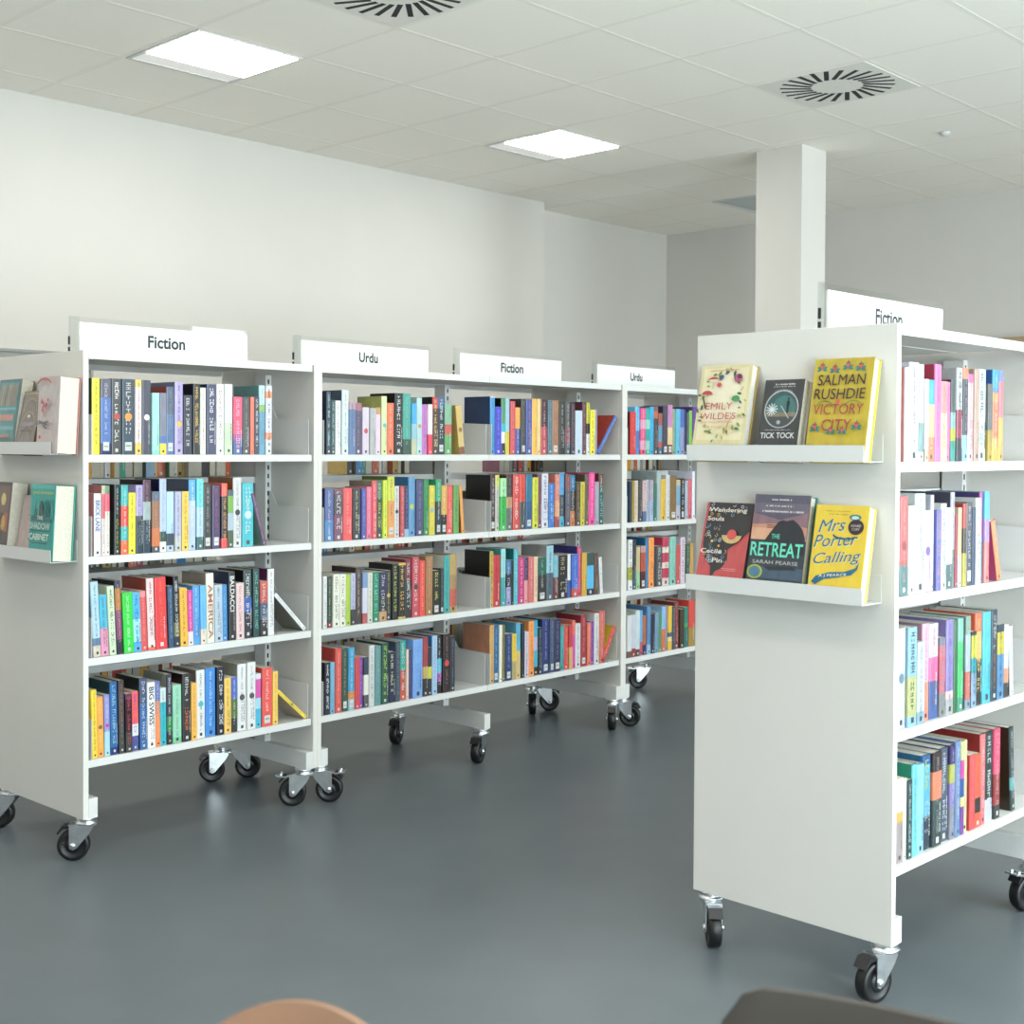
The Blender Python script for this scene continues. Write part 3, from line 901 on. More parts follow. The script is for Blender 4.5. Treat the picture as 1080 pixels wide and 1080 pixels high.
def book_cover(t, h, dep, bands, marks, cover, hard, rng, ink=1.0):
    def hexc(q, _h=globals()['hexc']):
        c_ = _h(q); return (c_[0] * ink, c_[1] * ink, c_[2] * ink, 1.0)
    mb = MB(); c = .0022 if hard else .0008; rd = min(t * .22, .004 if hard else .002)
    tb = max(t, .007)
    prof = [(0, dep), (0, rd), (rd * .35, rd * .3), (rd, 0), (tb - rd, 0), (tb - rd * .35, rd * .3), (tb, rd), (tb, dep)]
    inn = [(tb - c, dep), (tb - c, rd + c), (c, rd + c), (c, dep)]
    bl = parse_bands(bands); tot = sum(x[1] for x in bl); z = h; lev = [h]
    for x in bl: z -= h * x[1] / tot; lev.append(max(z, 0))
    lev[-1] = 0
    cc = hexc(cover) if cover != '-' else None
    for i, x in enumerate(bl):
        col = hexc(x[0]); z1, z0 = lev[i], lev[i + 1]
        for k in range(len(prof) - 1):
            a, b_ = prof[k], prof[k + 1]
            mb.face([(a[0], a[1], z0), (b_[0], b_[1], z0), (b_[0], b_[1], z1), (a[0], a[1], z1)], cc if (cc and k in (0, 6)) else col)
    top = hexc(bl[0][0]); bot = hexc(bl[-1][0])
    if cc: edge = cc
    else: edge = top
    for k in range(3):
        a, b_ = inn[k], inn[k + 1]
        mb.face([(a[0], a[1], 0), (b_[0], b_[1], 0), (b_[0], b_[1], h), (a[0], a[1], h)], (.7, .68, .62, 1))
    for zz, cl in ((0, bot), (h, edge)):
        mb.face([(prof[0][0], dep, zz), (prof[1][0], prof[1][1], zz), (c, rd + c, zz), (c, dep, zz)], cl)
        mb.face([(prof[k][0], prof[k][1], zz) for k in range(1, 7)] + [(tb - c, rd + c, zz), (c, rd + c, zz)], cl)
        mb.face([(tb, rd, zz), (tb, dep, zz), (tb - c, dep, zz), (tb - c, rd + c, zz)], cl)
    for x0, x1 in ((0, c), (tb - c, tb)):
        mb.face([(x0, dep, 0), (x1, dep, 0), (x1, dep, h), (x0, dep, h)], edge)
    E = -.00035
    def quad(x0, x1, z0, z1, col, e=E): mb.face([(x0, e, z0), (x1, e, z0), (x1, e, z1), (x0, e, z1)], col)
    ntext = 0
    lo, hi = .07, .95
    if marks != '-':
        ml = marks.split(','); nt = sum(1 for q in ml if q[0] in 'tT')
        if any(q == 'w' for q in ml): lo = .20
        for q in ml:
            k0 = q[0]
            if k0 == '#':
                txt, _, cl = q[1:].partition('|'); cl = hexc(cl); hh = tb * .62
                L_ = h * {'BRICK LANE': .50, 'AMERICA': .78, 'BALDACCI': .52, 'BIG SWISS': .58}.get(txt.replace('_', ' '), .5)
                zc = h * {'BRICK LANE': .64, 'AMERICA': .45, 'BALDACCI': .68, 'BIG SWISS': .64}.get(txt.replace('_', ' '), .6)
                put_text(mb, txt.replace('_', ' '), lambda u, v: (tb / 2 + v, E, zc - u), L_, hh, cl, bold=.015)
                hi = .30
            elif k0 in 'tT':
                cl = hexc(q[1:].lstrip('='))
                if sum(hexc(bl[0][0])[:3]) > 1.5 * ink and sum(cl[:3]) > .5 * ink: cl = tuple(v_ * .35 for v_ in cl[:3]) + (1.0,)
                seg = (hi - lo) / max(nt, 1); z1 = hi - seg * ntext; z0 = z1 - seg + .03; ntext += 1
                wd_ = tb * (.24 if k0 == 't' else .40); p = h * z1
                unit = wd_ * (.75 if k0 == 't' else .80); gap_at = rng.randint(4, 8); kk = 0
                end = h * (z0 + (.05 * rng.random()))
                while p - unit > end:
                    if kk == gap_at: p -= unit * 1.1; gap_at += rng.randint(4, 9)
                    f_ = rng.choice((.55, .7, .8, .8)); hh = wd_ * rng.choice((1, 1, .8, .8))
                    x0 = tb / 2 - wd_ / 2
                    s_ = rng.random()
                    ln = unit * f_
                    a1 = ln * .24; b1 = hh * .22
                    if s_ < .85: quad(x0, x0 + hh, p - a1, p, cl)
                    if .2 < s_ < .6: quad(x0, x0 + hh, p - ln, p - ln + a1, cl)
                    if s_ < .3 or s_ > .8: quad(x0, x0 + b1, p - ln, p - a1, cl)
                    if .1 < s_ < .35 or s_ > .75: quad(x0 + hh - b1, x0 + hh, p - ln, p - a1, cl)
                    if .35 < s_ < .75: quad(x0 + hh * .4, x0 + hh * .4 + b1, p - ln, p - a1, cl)
                    p -= unit; kk += 1
            elif k0 == 'm':
                cl = hexc(q[2:]); r_ = tb * .3; zc = h * (.5 if not cover.startswith('767') else .42)
                mb.face([(tb / 2 + r_ * math.cos(2 * math.pi * k / 14), E * 1.6, zc + r_ * math.sin(2 * math.pi * k / 14)) for k in range(14)], cl)
            elif k0 == 'w':
                quad(tb * .22, tb * .78, h * .05, h * .05 + min(tb * .9, .028), (.62, .62, .60, 1))
                quad(tb * .3, tb * .7, h * .05 + tb * .3, h * .05 + tb * .42, (.3, .3, .3, 1), E * 1.6)
    if not any(q == 'w' for q in marks.split(',')):
        k_ = bl[-1][0]; k_ = (k_ if len(k_) == 3 else k_[0] + k_[2] + k_[4]); lum = sum(int(q, 16) for q in k_) / 45
        cl = (.04, .04, .045, 1) if lum > .5 else (.62, .61, .58, 1)
        if rng.random() < .75: quad(tb * .36, tb * .64, h * .035, h * .035 + tb * .3, cl)
        if tb > .026 and rng.random() < .6:
            p = h * rng.uniform(.42, .5); x0 = tb * (.80 if 'T' in marks else .70)
            while p > h * .14: quad(x0, x0 + tb * .09, p - .0022, p, cl); p -= rng.choice((.0032, .0032, .0034, .006))
    return mb, c, rd, tb
def page_block(t, h, dep, c, rd, hard):
    p = MB(); e = .003 if hard else .0007
    p.box(c + .0003, t - c - .0003, rd + c + .0004, dep - (.004 if hard else .0006), e, h - e)
    return p
rest = MB()
n_books = 0
def place_rows():
    global n_books
    unit = None; bay = None
    rows = []
    for ln in ROWS.strip().split('\n'):
        tk = ln.split()
        if len(tk) == 2: rows.append((tk[0], int(tk[1]), [])); continue
        rows[-1][2].append(tk)
    for bay, si, bs in rows:
        unit, bname = BAYS[bay]
        for k, tk in enumerate(bs):
            rng = random.Random(hash((si, k, len(bs))) & 0xffff)
            small = tk[0][0] == '~'
            x, t, h = float(tk[0].lstrip('~')) / 1000, float(tk[1]) / 1000, float(tk[2]) / 1000
            lean = float(tk[6])
            if k == 0:
                lo = {'U1': .019, 'U2a': .957, 'U2b': 1.857, 'U3': 2.795, 'R': .019}[bay] + .0185
                if x < lo: t -= lo - x; x = lo; t = max(t, .008)
            hard = h > .212; dep = min(.158, h * (.63 if hard else .65)) * rng.uniform(.96, 1.04)
            y = .0145 + rng.choice((0, 0, .001, .002, .004, .006))
            z = FRONT_Z[si] + .0006
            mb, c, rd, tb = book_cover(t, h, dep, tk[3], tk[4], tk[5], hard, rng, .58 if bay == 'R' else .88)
            pg = page_block(tb, h, dep, c, rd, hard)
            end = {'U1': .919, 'U2a': 1.857, 'U2b': 2.757, 'U3': 3.695, 'R': .919}[bay] - .0178
            if lean > 0: x = min(x, end - tb * math.cos(R(lean)))
            elif lean < 0: x = min(x, end - h * math.sin(R(-lean)))
            Mu = Matrix.Translation(at(unit, x, y, z)) @ Matrix.Rotation(unit[1], 4, 'Z') @ Matrix.Rotation(R(-lean), 4, 'Y')
            if lean < 0: Mu = Mu @ Matrix.Translation((-tb, 0, 0))
            pm = M_PAGEW if rng.random() < .3 else M_PAGES
            if small:
                pg.m = [1] * len(pg.m); rest.add(mb, Mu); rest.add(pg, Mu); continue
            bl = parse_bands(tk[3]); bl = sorted(bl, key=lambda q: -q[1]); c1 = cname(bl[0][0]); c2 = None
            for q in bl[1:]:
                if cname(q[0]) != c1 and q[1] > .15: c2 = cname(q[0]); break
            look = (c1 + '-and-' + c2) if c2 else c1
            ink = None
            if tk[4] != '-':
                for q in tk[4].split(','):
                    if q[0] in 'tT': ink = cname(q[1:].lstrip('=')); break
                    if q[0] == '#': ink = cname(q.split('|')[1]); break
            lab = ('leaning ' if abs(lean) > 8 else '') + look + ' book' + (' with %s lettering' % ink if ink and ink not in look.split('-and-') else '') + ', %s from left, %s, %s' % (ORD[k], SHELFN[si], bname)
            o = thing('book', lab, 'book', group='books on the %s of the %s' % (SHELFN[si], bname.replace(',', ' of the')))
            o.matrix_world = Mu
            bo = mb.build('cover', M_INK, o); po = pg.build('pages', pm, o)
            n_books += 1
place_rows()
# books on the far side of the cases: only slivers of them show through the gaps
def rear_books():
    rng = random.Random(5)
    pal = 'fb3 28c d63 466 c44 eee 8ac 334 db6 3a8 967 b95 ccb 643 555 a86 edc 244'.split()
    spans = {(0, 0): (.28, .84), (0, 1): (.05, .80), (0, 2): (.05, .7), (0, 3): (.1, .6),
             (1, 0): (1.45, 1.78), (1, 1): (.98, 1.80), (1, 2): (.98, 1.82), (1, 3): (1.0, 1.8),
             (2, 0): (2.40, 2.66), (2, 1): (1.9, 2.55), (2, 2): (1.9, 2.6), (2, 3): (1.9, 2.6),
             (3, 0): (3.42, 3.66), (3, 1): (2.83, 3.6), (3, 2): (2.83, 3.6), (3, 3): (2.83, 3.6)}
    for (u, si), (a, e) in spans.items():
        x = a
        while x < e:
            t = rng.uniform(.016, .042); h = rng.choice((.178, .198, .198, .21, .234)) * rng.uniform(.97, 1.02); dep = h * .64
            if si == 3: h = min(h, .2)
            mb, c, rd, tb = book_cover(t, h, dep, rng.choice(pal), '-', rng.choice(pal), False, rng)
            pg = page_block(tb, h, dep, c, rd, False); pg.m = [1] * len(pg.m)
            if rng.random() < .55: M = Matrix.Translation(at(UNIT_L, x + tb, .572, REAR_Z[si] + .0006)) @ Matrix.Rotation(UNIT_L[1] + math.pi, 4, 'Z')
            else: M = Matrix.Translation(at(UNIT_L, x, .572 - dep, REAR_Z[si] + .0006)) @ Matrix.Rotation(UNIT_L[1], 4, 'Z')
            rest.add(mb, M); rest.add(pg, M); x += tb + .0015
rear_books()
ro = rest.build('books', [M_INK, M_PAGES], None)
ro['label'] = 'the remaining smaller books on the middle and far shelves and behind'; ro['category'] = 'books'; ro['kind'] = 'stuff'

# ------------------------------------------------------------------ face-out books on the display ledges
class Art:
    """prints on a cover: u to the right, v upwards, metres"""
    def __init__(s, mb, w, h, b0=.165): s.mb = mb; s.w = w; s.h = h * (1 - b0); s.z0 = h * b0; s.l = 0       # the ledge hides the lowest strip
    def y(s): s.l += 1; return -.0002 - .00012 * s.l
    def poly(s, pts, col):
        y = s.y(); s.mb.face([(a * s.w, y, s.z0 + b_ * s.h) for a, b_ in pts], hexc(col))
    def rect(s, a0, a1, b0, b1, col): s.poly([(a0, b0), (a1, b0), (a1, b1), (a0, b1)], col)
    def disc(s, a, b_, ra, rb, col, n=28, a0=0, a1=360):
        s.poly([(a + ra * math.cos(R(a0 + (a1 - a0) * k / n)), b_ + rb * math.sin(R(a0 + (a1 - a0) * k / n))) for k in range(n + (0 if a1 - a0 == 360 else 1))], col)
    def stroke(s, pts, wd_, col, y=None):
        y = y or s.y(); c = hexc(col)
        P = [Vector((a * s.w, s.z0 + b_ * s.h)) for a, b_ in pts]
        for p, q in zip(P, P[1:]):
            d = (q - p).normalized(); n = Vector((-d.y, d.x)) * wd_ * s.w / 2; e = d * wd_ * s.w * .3
            s.mb.face([((p - n - e).x, y, (p - n - e).y), ((q - n + e).x, y, (q - n + e).y), ((q + n + e).x, y, (q + n + e).y), ((p + n - e).x, y, (p + n - e).y)], c)
    def arc(s, a, b_, ra, rb, a0, a1, wd_, col, n=16):
        s.stroke([(a + ra * math.cos(R(a0 + (a1 - a0) * k / n)), b_ + rb * math.sin(R(a0 + (a1 - a0) * k / n))) for k in range(n + 1)], wd_, col)
    def text(s, txt, a, b_, wd_, ht, col, bold=.01, shear=0.0, rise=0.0):
        y = s.y(); put_text(s.mb, txt, lambda u, v: (a * s.w + u, y, s.z0 + b_ * s.h + v + u * rise), wd_ * s.w, ht * s.h, hexc(col), bold, shear)
    def dashes(s, a, b_, wd_, ht, col, seed):
        rng = random.Random(seed); x = a - wd_ / 2; y = s.y(); c = hexc(col); z = s.z0 + b_ * s.h; hh = ht * s.h / 2
        while x < a + wd_ / 2:
            e = min(x + rng.uniform(.010, .022), a + wd_ / 2)
            s.mb.face([(x * s.w, y, z - hh), (e * s.w, y, z - hh), (e * s.w, y, z + hh * rng.choice((1, 1, .5))), (x * s.w, y, z + hh)], c); x = e + rng.choice((.008, .008, .008, .03))
    def leaf(s, a, b_, ang, L_, col):
        c, d = math.cos(R(ang)), math.sin(R(ang)); k = s.w / s.h
        s.poly([(a + (x * c - z * d) * L_, b_ + (x * d + z * c) * L_ * k) for x, z in ((0, 0), (.35, .22), (.75, .18), (1, 0), (.75, -.18), (.35, -.22))], col)
def faceout(unit, ymin, w, h, T, z, label, front, spine, back, art, hard, gap=.0, xb=-.0855, pages=None, group='face-out books on the display ledges'):
    th_ = math.asin(max(0.0, min(.6, (-xb - T - .004) / h)))
    t = thing('display_book', label, 'book', group=group)
    a = unit[1]
    yr = ymin + w
    t.matrix_world = Matrix.Translation(at(unit, xb, yr, z + .0024 + T * math.sin(th_) * 0)) @ Matrix.Rotation(a - math.pi / 2, 4, 'Z') @ Matrix.Rotation(-th_, 4, 'X')
    m = MB(); c = .0025 if hard else .001
    fc, sc_, bc = hexc(front), hexc(spine), hexc(back)
    m.box(0, w, 0, c, 0, h, fc); m.box(0, w, T - c, T, 0, h, bc); m.box(0, c, c, T - c, 0, h, sc_)
    if art: art(Art(m, w, h))
    m.build('cover', M_INK, t)
    p = MB(); e = .003 if hard else .0008
    p.box(c + .0004, w - (.005 if hard else .0008), c + .0003, T - c - .0003, e, h - e); p.build('pages', pages or M_PAGEW, t)
def art_folk(A):
    A.rect(.06, .94, .05, .96, 'e9dcb0')
    A.rect(.20, .80, .28, .86, 'ece2c2')
    rng = random.Random(3)
    for k in range(46):
        a = 2 * math.pi * k / 46; ra, rb = .41 + rng.uniform(-.06, .04), .43 + rng.uniform(-.05, .03)
        A.leaf(.5 + ra * math.cos(a), .5 + rb * math.sin(a), rng.uniform(0, 360), rng.uniform(.05, .11), rng.choice(('5a7a3a', '38705a', '7c9a4c', '2f5a48', 'b9b060', '3c6a7a')))
    A.stroke([(.30, .70), (.29, .80)], .03, 'd8c9a0'); A.disc(.29, .80, .10, .045, 'c02840', a0=0, a1=180); A.disc(.29, .80, .10, .015, 'f0d8c0')
    A.stroke([(.20, .45), (.12, .60)], .03, '50603a'); A.disc(.20, .62, .11, .05, 'c83048', a0=0, a1=180)
    A.disc(.42, .74, .045, .03, 'd02838'); A.disc(.78, .82, .08, .055, 'b05070'); A.disc(.80, .84, .045, .03, '5a3a60'); A.disc(.45, .84, .045, .028, '3a5a78')
    A.disc(.78, .56, .075, .04, '3a9050'); A.stroke([(.62, .12), (.74, .34)], .02, 'd89038')
    A.text("EMILY", .47, .47, .52, .085, 'c02a30', -.005); A.text("WILDE'S", .47, .345, .70, .085, 'c02a30', -.005)
    A.text('ENCYCLOPAEDIA', .46, .268, .62, .028, 'cf8a70', 0); A.text('OF FAERIES', .46, .205, .46, .028, 'cf8a70', 0)
    A.stroke([(.22, .92), (.78, .93)], .012, 'd0907a')
def art_watch(A):
    A.dashes(.52, .93, .50, .020, 'd8d8d8', 0); A.dashes(.52, .895, .56, .016, 'b8b8b8', 1)
    A.disc(.5, .80, .24, .06, '6a6e70'); A.disc(.5, .56, .43, .285, 'b8bcbc'); A.disc(.5, .56, .40, .265, '4a5052'); A.disc(.5, .56, .375, .25, '2e5a5c')
    A.disc(.56, .56, .30, .20, '3f7470'); A.disc(.5, .53, .37, .24, '8a7a66', a0=185, a1=355); A.disc(.5, .50, .35, .21, '4a4c4e', a0=195, a1=345)
    A.poly([(.66, .70), (.70, .66), (.68, .50), (.64, .50), (.62, .66)], '16181a'); A.disc(.66, .71, .022, .016, '16181a')
    for k in range(12):
        a = k * 30 + 8; A.stroke([(.27, .55), (.27 + .14 * math.cos(R(a)), .55 + .09 * math.sin(R(a)))], .022, 'dfe6e6')
    A.stroke([(.5, .60), (.72, .42)], .02, 'c0c4c4'); A.disc(.48, .36, .05, .03, 'aab0b0')
    A.dashes(.5, .245, .66, .013, 'bbbbbb', 2); A.text('TICK TOCK', .5, .165, .86, .085, 'e6e6e4', .015)
def art_flower(A, a, b_, s):
    for g in (20, 70, 110, 160, 200, 340): A.leaf(a, b_, g, .10 * s, '1f7f80' if g != 110 else '2a5a50')
    A.disc(a, b_ + .030 * s, .035 * s, .030 * s, 'd04a38'); A.poly([(a - .018 * s, b_ + .05 * s), (a + .018 * s, b_ + .05 * s), (a, b_ + .10 * s)], '8a2f50')
def art_folkyellow(A):
    for a, b_ in ((.14, .88), (.36, .855), (.58, .89), (.80, .87)): art_flower(A, a, b_, .9)
    A.text('SALMAN', .50, .745, .80, .125, '3a1838', 0.0, .06); A.text('RUSHDIE', .49, .580, .86, .125, '3a1838', 0.0, .06)
    A.disc(.48, .495, .035, .03, 'd05030')
    for k in (-1, 1): A.arc(.5 + .24 * k, .44, .13, .055, 0, 180, .012, '5f7a3a')
    A.text('VICTORY', .50, .40, .84, .125, 'a8283a', 0.0, .06); A.text('CITY', .50, .215, .50, .135, 'a8283a', 0.0, .06)
    art_flower(A, .14, .17, .9); art_flower(A, .84, .185, .9); art_flower(A, .42, .13, .8); art_flower(A, .62, .13, .8)
def art_head(A):
    A.poly([(.04, .42), (.05, 1), (1, 1), (1, .62), (.86, .52), (.60, .36), (.62, .22), (.52, .10), (.40, .06), (.36, .0), (.30, .0), (.28, .12), (.12, .24)], '2c2c2e')
    rng = random.Random(11)
    for k in range(46):
        a, b_ = rng.uniform(.08, .62), rng.uniform(.18, .97)
        if b_ > .75: a = rng.uniform(.08, .95)
        A.arc(a, b_, .03, .02, rng.uniform(0, 360), rng.uniform(380, 520), .010, rng.choice(('7f9fc0', 'c8ccd0', '506a90', '9aa0a8', 'd8b050')), 6)
    A.disc(.66, .55, .21, .11, 'c8a86a', a0=180, a1=360); A.disc(.66, .56, .10, .07, 'd03a3e'); A.disc(.26, .46, .03, .02, 'e0c048'); A.disc(.42, .40, .025, .016, 'd8a838')
    A.text('Wandering', .50, .885, .82, .075, 'f0e2d8', .015); A.text('Souls', .27, .77, .36, .060, 'f0e2d8', .015)
    A.text('Cecile', .28, .325, .46, .060, 'f0e2d8', .015); A.text('Pin', .44, .205, .22, .062, 'f0e2d8', .015)
    A.rect(.55, .86, .098, .104, 'e09a98'); A.rect(.60, .86, .075, .081, 'e09a98')
def art_island(A):
    A.rect(0, 1, .62, 1, '5a5668'); A.rect(0, 1, .78, .90, '6e6474'); A.rect(0, 1, .42, .70, 'c8876c'); A.rect(0, .5, .46, .60, 'd8a07c'); A.rect(0, 1, .0, .46, '3a4148')
    A.poly([(0, .78), (.5, .70), (1, .80), (1, .62), (.55, .66), (0, .64)], '8a6a72')
    A.poly([(.18, .30), (.25, .44), (.36, .56), (.42, .62), (.48, .68), (.56, .70), (.62, .69), (.74, .71), (.84, .66), (.92, .60), (.98, .50), (1, .30)], '2c2f36')
    for k in range(3): A.rect(.28, .46, .60 + k * .016, .606 + k * .016, '3a2a28')
    A.rect(0, 1, 0, .14, '445a6c'); A.poly([(.3, .14), (.8, .16), (.9, .12), (.4, .10)], '2c3038')
    A.dashes(.5, .94, .36, .016, 'e8e6e6', 9); A.dashes(.47, .865, .50, .016, 'e8e6e6', 3); A.dashes(.54, .80, .74, .020, 'e8e6e6', 4)
    A.text('THE', .46, .505, .15, .055, '58d8b4', .01); A.text('RETREAT', .50, .345, .94, .165, '62e0bc', .015)
    A.text('SARAH PEARSE', .50, .195, .82, .042, 'c8c6c4', .0)
    A.disc(.15, .075, .14, .085, 'a8b050'); A.disc(.15, .075, .11, .066, '5a8a70'); A.disc(.15, .075, .075, .045, '4a78a8')
def art_script(A):
    B1, W = '15688a', .034
    A.dashes(.42, .925, .46, .012, 'a89028', 5); A.dashes(.44, .885, .36, .012, 'a89028', 6)
    for dy, cl in ((-.006, 'e8f0e0'), (0, B1)):
        o = .006 if cl != B1 else 0
        A.text('Mrs', .34 + o, .745 + dy, .50, .155, cl, 0.0, .25, .10); A.text('Porter', .44 + o, .565 + dy, .82, .155, cl, 0.0, .25, .10); A.text('Calling', .50 + o, .335 + dy, .88, .175, cl, 0.0, .25, .12)
    A.arc(.60, .635, .22, .05, 190, 330, .03, B1)
    A.poly([(.06, .035), (.14, .11), (.40, .165), (.66, .18), (.86, .235), (.92, .31), (.90, .22), (.80, .145), (.55, .105), (.30, .075), (.14, .0)], B1)
    A.text('A J PEARCE', .45, .125, .52, .040, 'f0ead0', .01, 0, .10)
    A.disc(.76, .855, .11, .035, '2a7888'); A.disc(.76, .85, .07, .022, 'b8d8d0')
    A.disc(.79, .735, .145, .095, '3a2c30'); A.text('SIGNED', .79, .752, .19, .030, 'cfc4c0', .01); A.text('COPY', .79, .708, .14, .030, 'cfc4c0', .01)
LR = (1.293, .957)
faceout(UNIT_R, .380, .158, .250, .030, LR[0], 'cream hardback with red capitals and painted mushrooms, on the upper ledge of the right bookcase', 'dccf9c', 'd8c890', 'c8a850', art_folk, True)
faceout(UNIT_R, .224, .114, .206, .036, LR[0], 'small black paperback showing a shattered round watch, between two taller display books', '3c3e40', '333333', '9a8878', art_watch, False, pages=M_PAGES)
faceout(UNIT_R, .038, .160, .252, .032, LR[0], 'mustard yellow hardback with purple and red capitals, at the right end of the upper ledge', 'c4aa14', 'b89f10', 'd2c416', art_folkyellow, True)
faceout(UNIT_R, .380, .144, .232, .020, LR[1], 'red and black book with a head-shaped pattern, leftmost on the lower ledge', 'c23c40', '4a3a36', '2c2826', art_head, False, pages=mat('dark_edge_pages', (.16, .12, .10), .8))
faceout(UNIT_R, .207, .160, .254, .032, LR[1], 'hardback with a dark rocky island at sunset and mint capitals, on the lower ledge', '4a4c56', '3a3c44', '1f8f86', art_island, True, pages=M_PAGES)
faceout(UNIT_R, .046, .143, .234, .034, LR[1], 'bright yellow hardback with blue script title, at the right end of the lower ledge', 'eac60e', 'e0bc10', 'ead060', art_script, True)
def art_tealtan(A):
    A.rect(.05, .92, .05, .95, '5f9a9c')
    rng = random.Random(4)
    for k in range(9): A.stroke([(.1 + .09 * k, .58), (.16 + .09 * k, .9)], .04, rng.choice(('c08a70', 'd0a080', '9a7a70')))
    A.rect(.05, .92, .50, .54, '7fb8ba'); A.rect(.2, .85, .33, .43, 'c89080'); A.rect(.05, .92, .18, .24, '7fb0b4'); A.rect(.2, .8, .06, .11, 'b88a78')
def art_arches(A):
    for b_ in (.62, .36, .10): A.arc(.5, b_, .34, .24, 0, 180, .035, 'c0a468'); A.arc(.5, b_ + .02, .26, .17, 0, 180, .03, '8a7a72')
    A.disc(.5, .52, .08, .03, 'e6dcd0'); A.rect(.16, .84, .33, .40, '9a9098'); A.rect(.2, .8, .22, .25, '7a706c'); A.rect(.04, .96, .94, .97, 'b89a60')
def art_petals(A):
    A.rect(.08, .86, .70, .86, 'cfc6c4'); rng = random.Random(8)
    for k in range(60): A.leaf(rng.uniform(.04, .9), rng.uniform(.1, .96), rng.uniform(0, 360), .06, rng.choice(('d8a8a4', 'c0b4b0', 'd0b0ae', 'b8b0ae')))
    for k in range(14): A.disc(.42 + rng.uniform(-.16, .16), .55 + rng.uniform(-.12, .1), .04, .028, rng.choice(('d06878', 'c84860', 'e08890')))
    for k in range(14): A.stroke([(.42 + rng.uniform(-.2, .2), .28), (.42 + rng.uniform(-.28, .28), .18 + rng.uniform(0, .14))], .025, rng.choice(('5a5858', '777272')))
    A.arc(.4, .86, .32, .10, 20, 160, .04, 'c85850'); A.disc(.30, .06, .05, .03, 'd02838')
def art_brownmix(A):
    A.rect(.06, .94, .5, .94, '7a6258'); A.disc(.62, .72, .12, .10, 'd8c070'); A.rect(.70, .92, .2, .5, 'b06038'); A.disc(.7, .34, .10, .12, 'd0a040'); A.rect(.1, .5, .1, .44, '6a6a78'); A.rect(.3, .6, .05, .3, '8a98a8')
def art_feather(A):
    A.poly([(.55, .16), (.62, .22), (.72, .30), (.70, .20), (.60, .14)], '7a5a40'); A.rect(.3, .8, .60, .63, 'b89a94'); A.rect(.3, .8, .54, .56, 'b89a94'); A.rect(.3, .8, .72, .80, 'c8a8a4')
def art_cabinet(A):
    A.rect(.02, .96, .93, .99, '3ab8ae'); A.rect(.06, .95, .82, .90, '2aa090'); A.text('JUNO DAWSON', .5, .86, .84, .055, 'b8c060', .03)
    rng = random.Random(2)
    for k in range(26): a = rng.uniform(.05, .95); A.stroke([(a, .46), (a, rng.uniform(.56, .78))], .03, rng.choice(('1a7a76', '2f9a92', '17645f', '50b8b0')))
    A.poly([(.40, .50), (.42, .66), (.48, .74), (.52, .74), (.56, .66), (.60, .50)], '3a4a46'); A.rect(.1, .9, .42, .50, '2a6c68')
    A.text('THE', .46, .475, .24, .06, 'd8e8dc', .02); A.text('SHADOW', .47, .345, .82, .10, 'c8d8cc', .02); A.rect(.06, .9, .265, .28, '17645f'); A.text('CABINET', .45, .175, .80, .105, 'd8e8dc', .02); A.rect(.15, .8, .07, .085, '17645f')
LL = (1.293, .955)
faceout(UNIT_L, .300, .150, .247, .046, LL[0], 'teal and tan patterned book at the left picture edge, upper ledge of the left bookcase', '5a7a7a', '4a4a48', '8a7a58', art_tealtan, True, pages=M_PAGES)
faceout(UNIT_L, .172, .118, .206, .040, LL[0], 'small grey-brown book with gold arches, left of the thick pink-grey book', '8e8480', '6a6260', '2e2c20', art_arches, False, pages=mat('sprayed_edge_pages', (.18, .15, .06), .8))
faceout(UNIT_L, .005, .134, .244, .068, LL[0], 'thick pale pink-grey hardback with blossom cover, nearest end of the upper left ledge', 'cfc0bc', 'c8b0ac', 'c07068', art_petals, True, pages=M_PAGES)
faceout(UNIT_L, .345, .130, .244, .056, LL[1], 'dark brown book at the left picture edge, lower ledge of the left bookcase', '5a4c48', '4a3c38', '4a4038', art_brownmix, False, pages=M_PAGES)
faceout(UNIT_L, .203, .126, .204, .022, LL[1], 'dusty pink book with a small feather, left of the thick teal book', 'c4b0ac', 'b8a4a0', '6a625e', art_feather, False, xb=-.062, pages=M_PAGES)
faceout(UNIT_L, .036, .156, .242, .068, LL[1], 'thick teal book with a dark tower and white capitals, lower ledge of the left bookcase', '1fa39a', '168880', '12a894', art_cabinet, True, pages=M_PAGES)

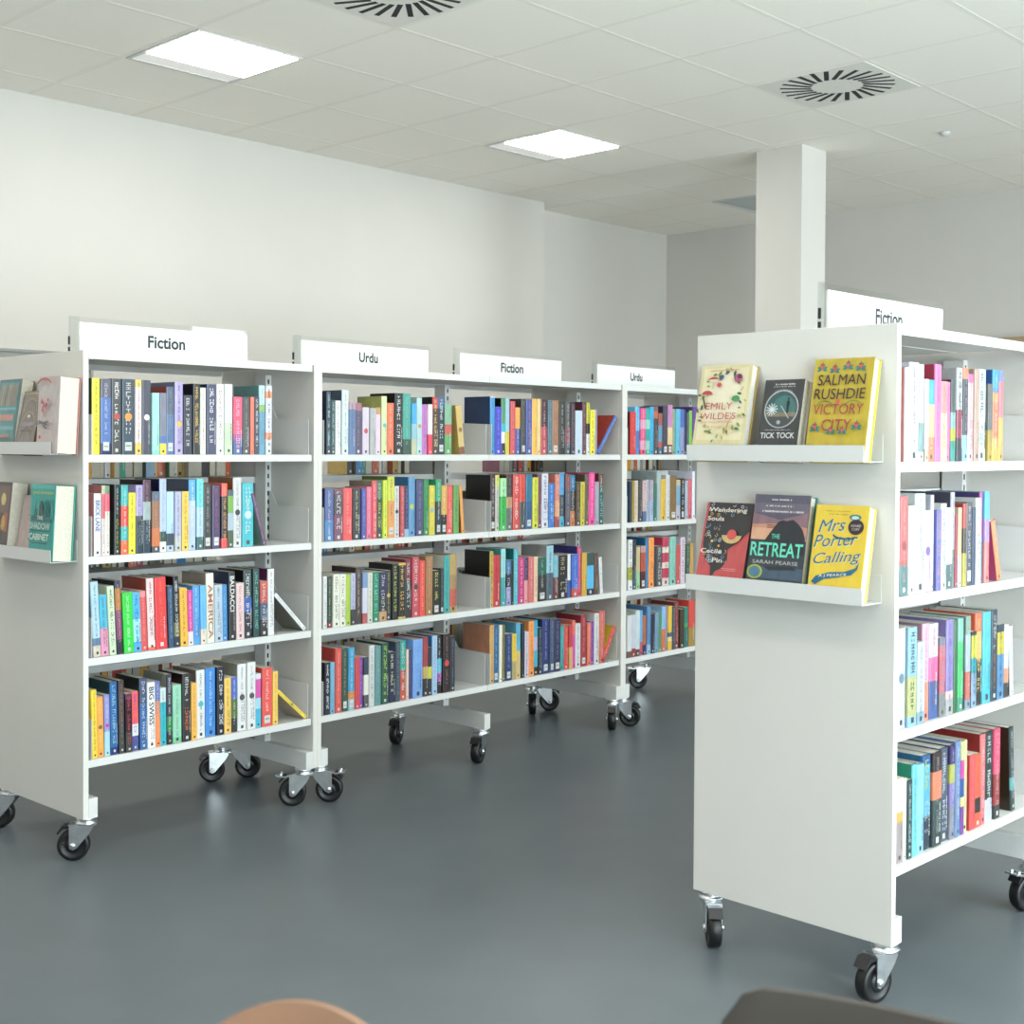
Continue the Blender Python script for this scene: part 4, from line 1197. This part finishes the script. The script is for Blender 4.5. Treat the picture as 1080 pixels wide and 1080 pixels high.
# ------------------------------------------------------------------ chairs in the foreground
def chair(loc, rot, mt, label, rise, profile):
    t = thing('shell_chair', label, 'chair', loc, (0, 0, R(rot)))
    s_ = MB(); nu, nv = 24, 30; V = []
    path = [(.23, .435), (.20, .452), (.05, .445), (-.10, .435), (-.17, .445), (-.205, .49), (-.225, .58), (-.24, .70 + rise * .7), (-.25, .80 + rise)]   # (forward, up) from the front edge to the top of the back
    def at_path(q):
        q *= len(path) - 1; i = min(int(q), len(path) - 2); f = q - i
        g = lambda k: Vector(path[max(0, min(len(path) - 1, k))])
        p0, p1, p2, p3 = g(i - 1), g(i), g(i + 1), g(i + 2)
        return .5 * ((2 * p1) + (p2 - p0) * f + (2 * p0 - 5 * p1 + 4 * p2 - p3) * f * f + (3 * p1 - p0 - 3 * p2 + p3) * f ** 3)
    for j in range(nv + 1):
        q = j / nv; p = at_path(q)
        for i in range(nu + 1):
            u = -1 + 2 * i / nu
            hw, dz, dy = profile(q, u)
            V.append((u * hw, p.x + dy, p.y + dz))
    F_ = [(j * (nu + 1) + i, j * (nu + 1) + i + 1, (j + 1) * (nu + 1) + i + 1, (j + 1) * (nu + 1) + i) for j in range(nv) for i in range(nu)]
    s_.grid(V, F_, None, 0, True)
    o = s_.build('seat_shell', mt, t)
    sol = o.modifiers.new('thickness', 'SOLIDIFY'); sol.thickness = .010; sol.offset = 0
    bv = o.modifiers.new('round', 'BEVEL'); bv.width = .004; bv.segments = 3; bv.limit_method = 'ANGLE'; bv.angle_limit = R(50)
    for sx in (-1, 1):
        for sy in (-1, 1):
            l = MB(); l.tube([(sx * .15, sy * .13, .425), (sx * .19, sy * .18, .22), (sx * .215, sy * .205, .0)], .010, 12)
            l.build('leg', M_ZINC, t)
def prof_round(q, u):
    if q < .55: return (.192 * (1 - .35 * max(0, .12 - q) / .12 * u * u), .02 * u * u, 0)
    w = .200; s = (q - .55) / .45
    return (w * (1 - .10 * s), -.25 * s ** 1.6 * (1 - math.sqrt(max(0, 1 - u * u * .985))), .045 * u * u)
def prof_square(q, u):
    if q < .55: return (.210 * (1 - .2 * max(0, .12 - q) / .12 * u * u), .02 * u * u, 0)
    s = (q - .55) / .45
    return (.220, -s ** 3 * (.010 * u * u + .034 * max(0, (abs(u) - .84) / .16) ** 2.2), .030 * u * u)
chair(((0.488, 0.806, 0), 118)[0], ((0.488, 0.806, 0), 118)[1], M_CHAIRA, 'tan chair, its rounded back rising into the bottom edge of the picture', .0265, prof_round)
chair(((0.7735, 0.421, 0), 95)[0], ((0.7735, 0.421, 0), 95)[1], M_CHAIRB, 'dark taupe chair, its back rising into the bottom right corner', .050, prof_square)
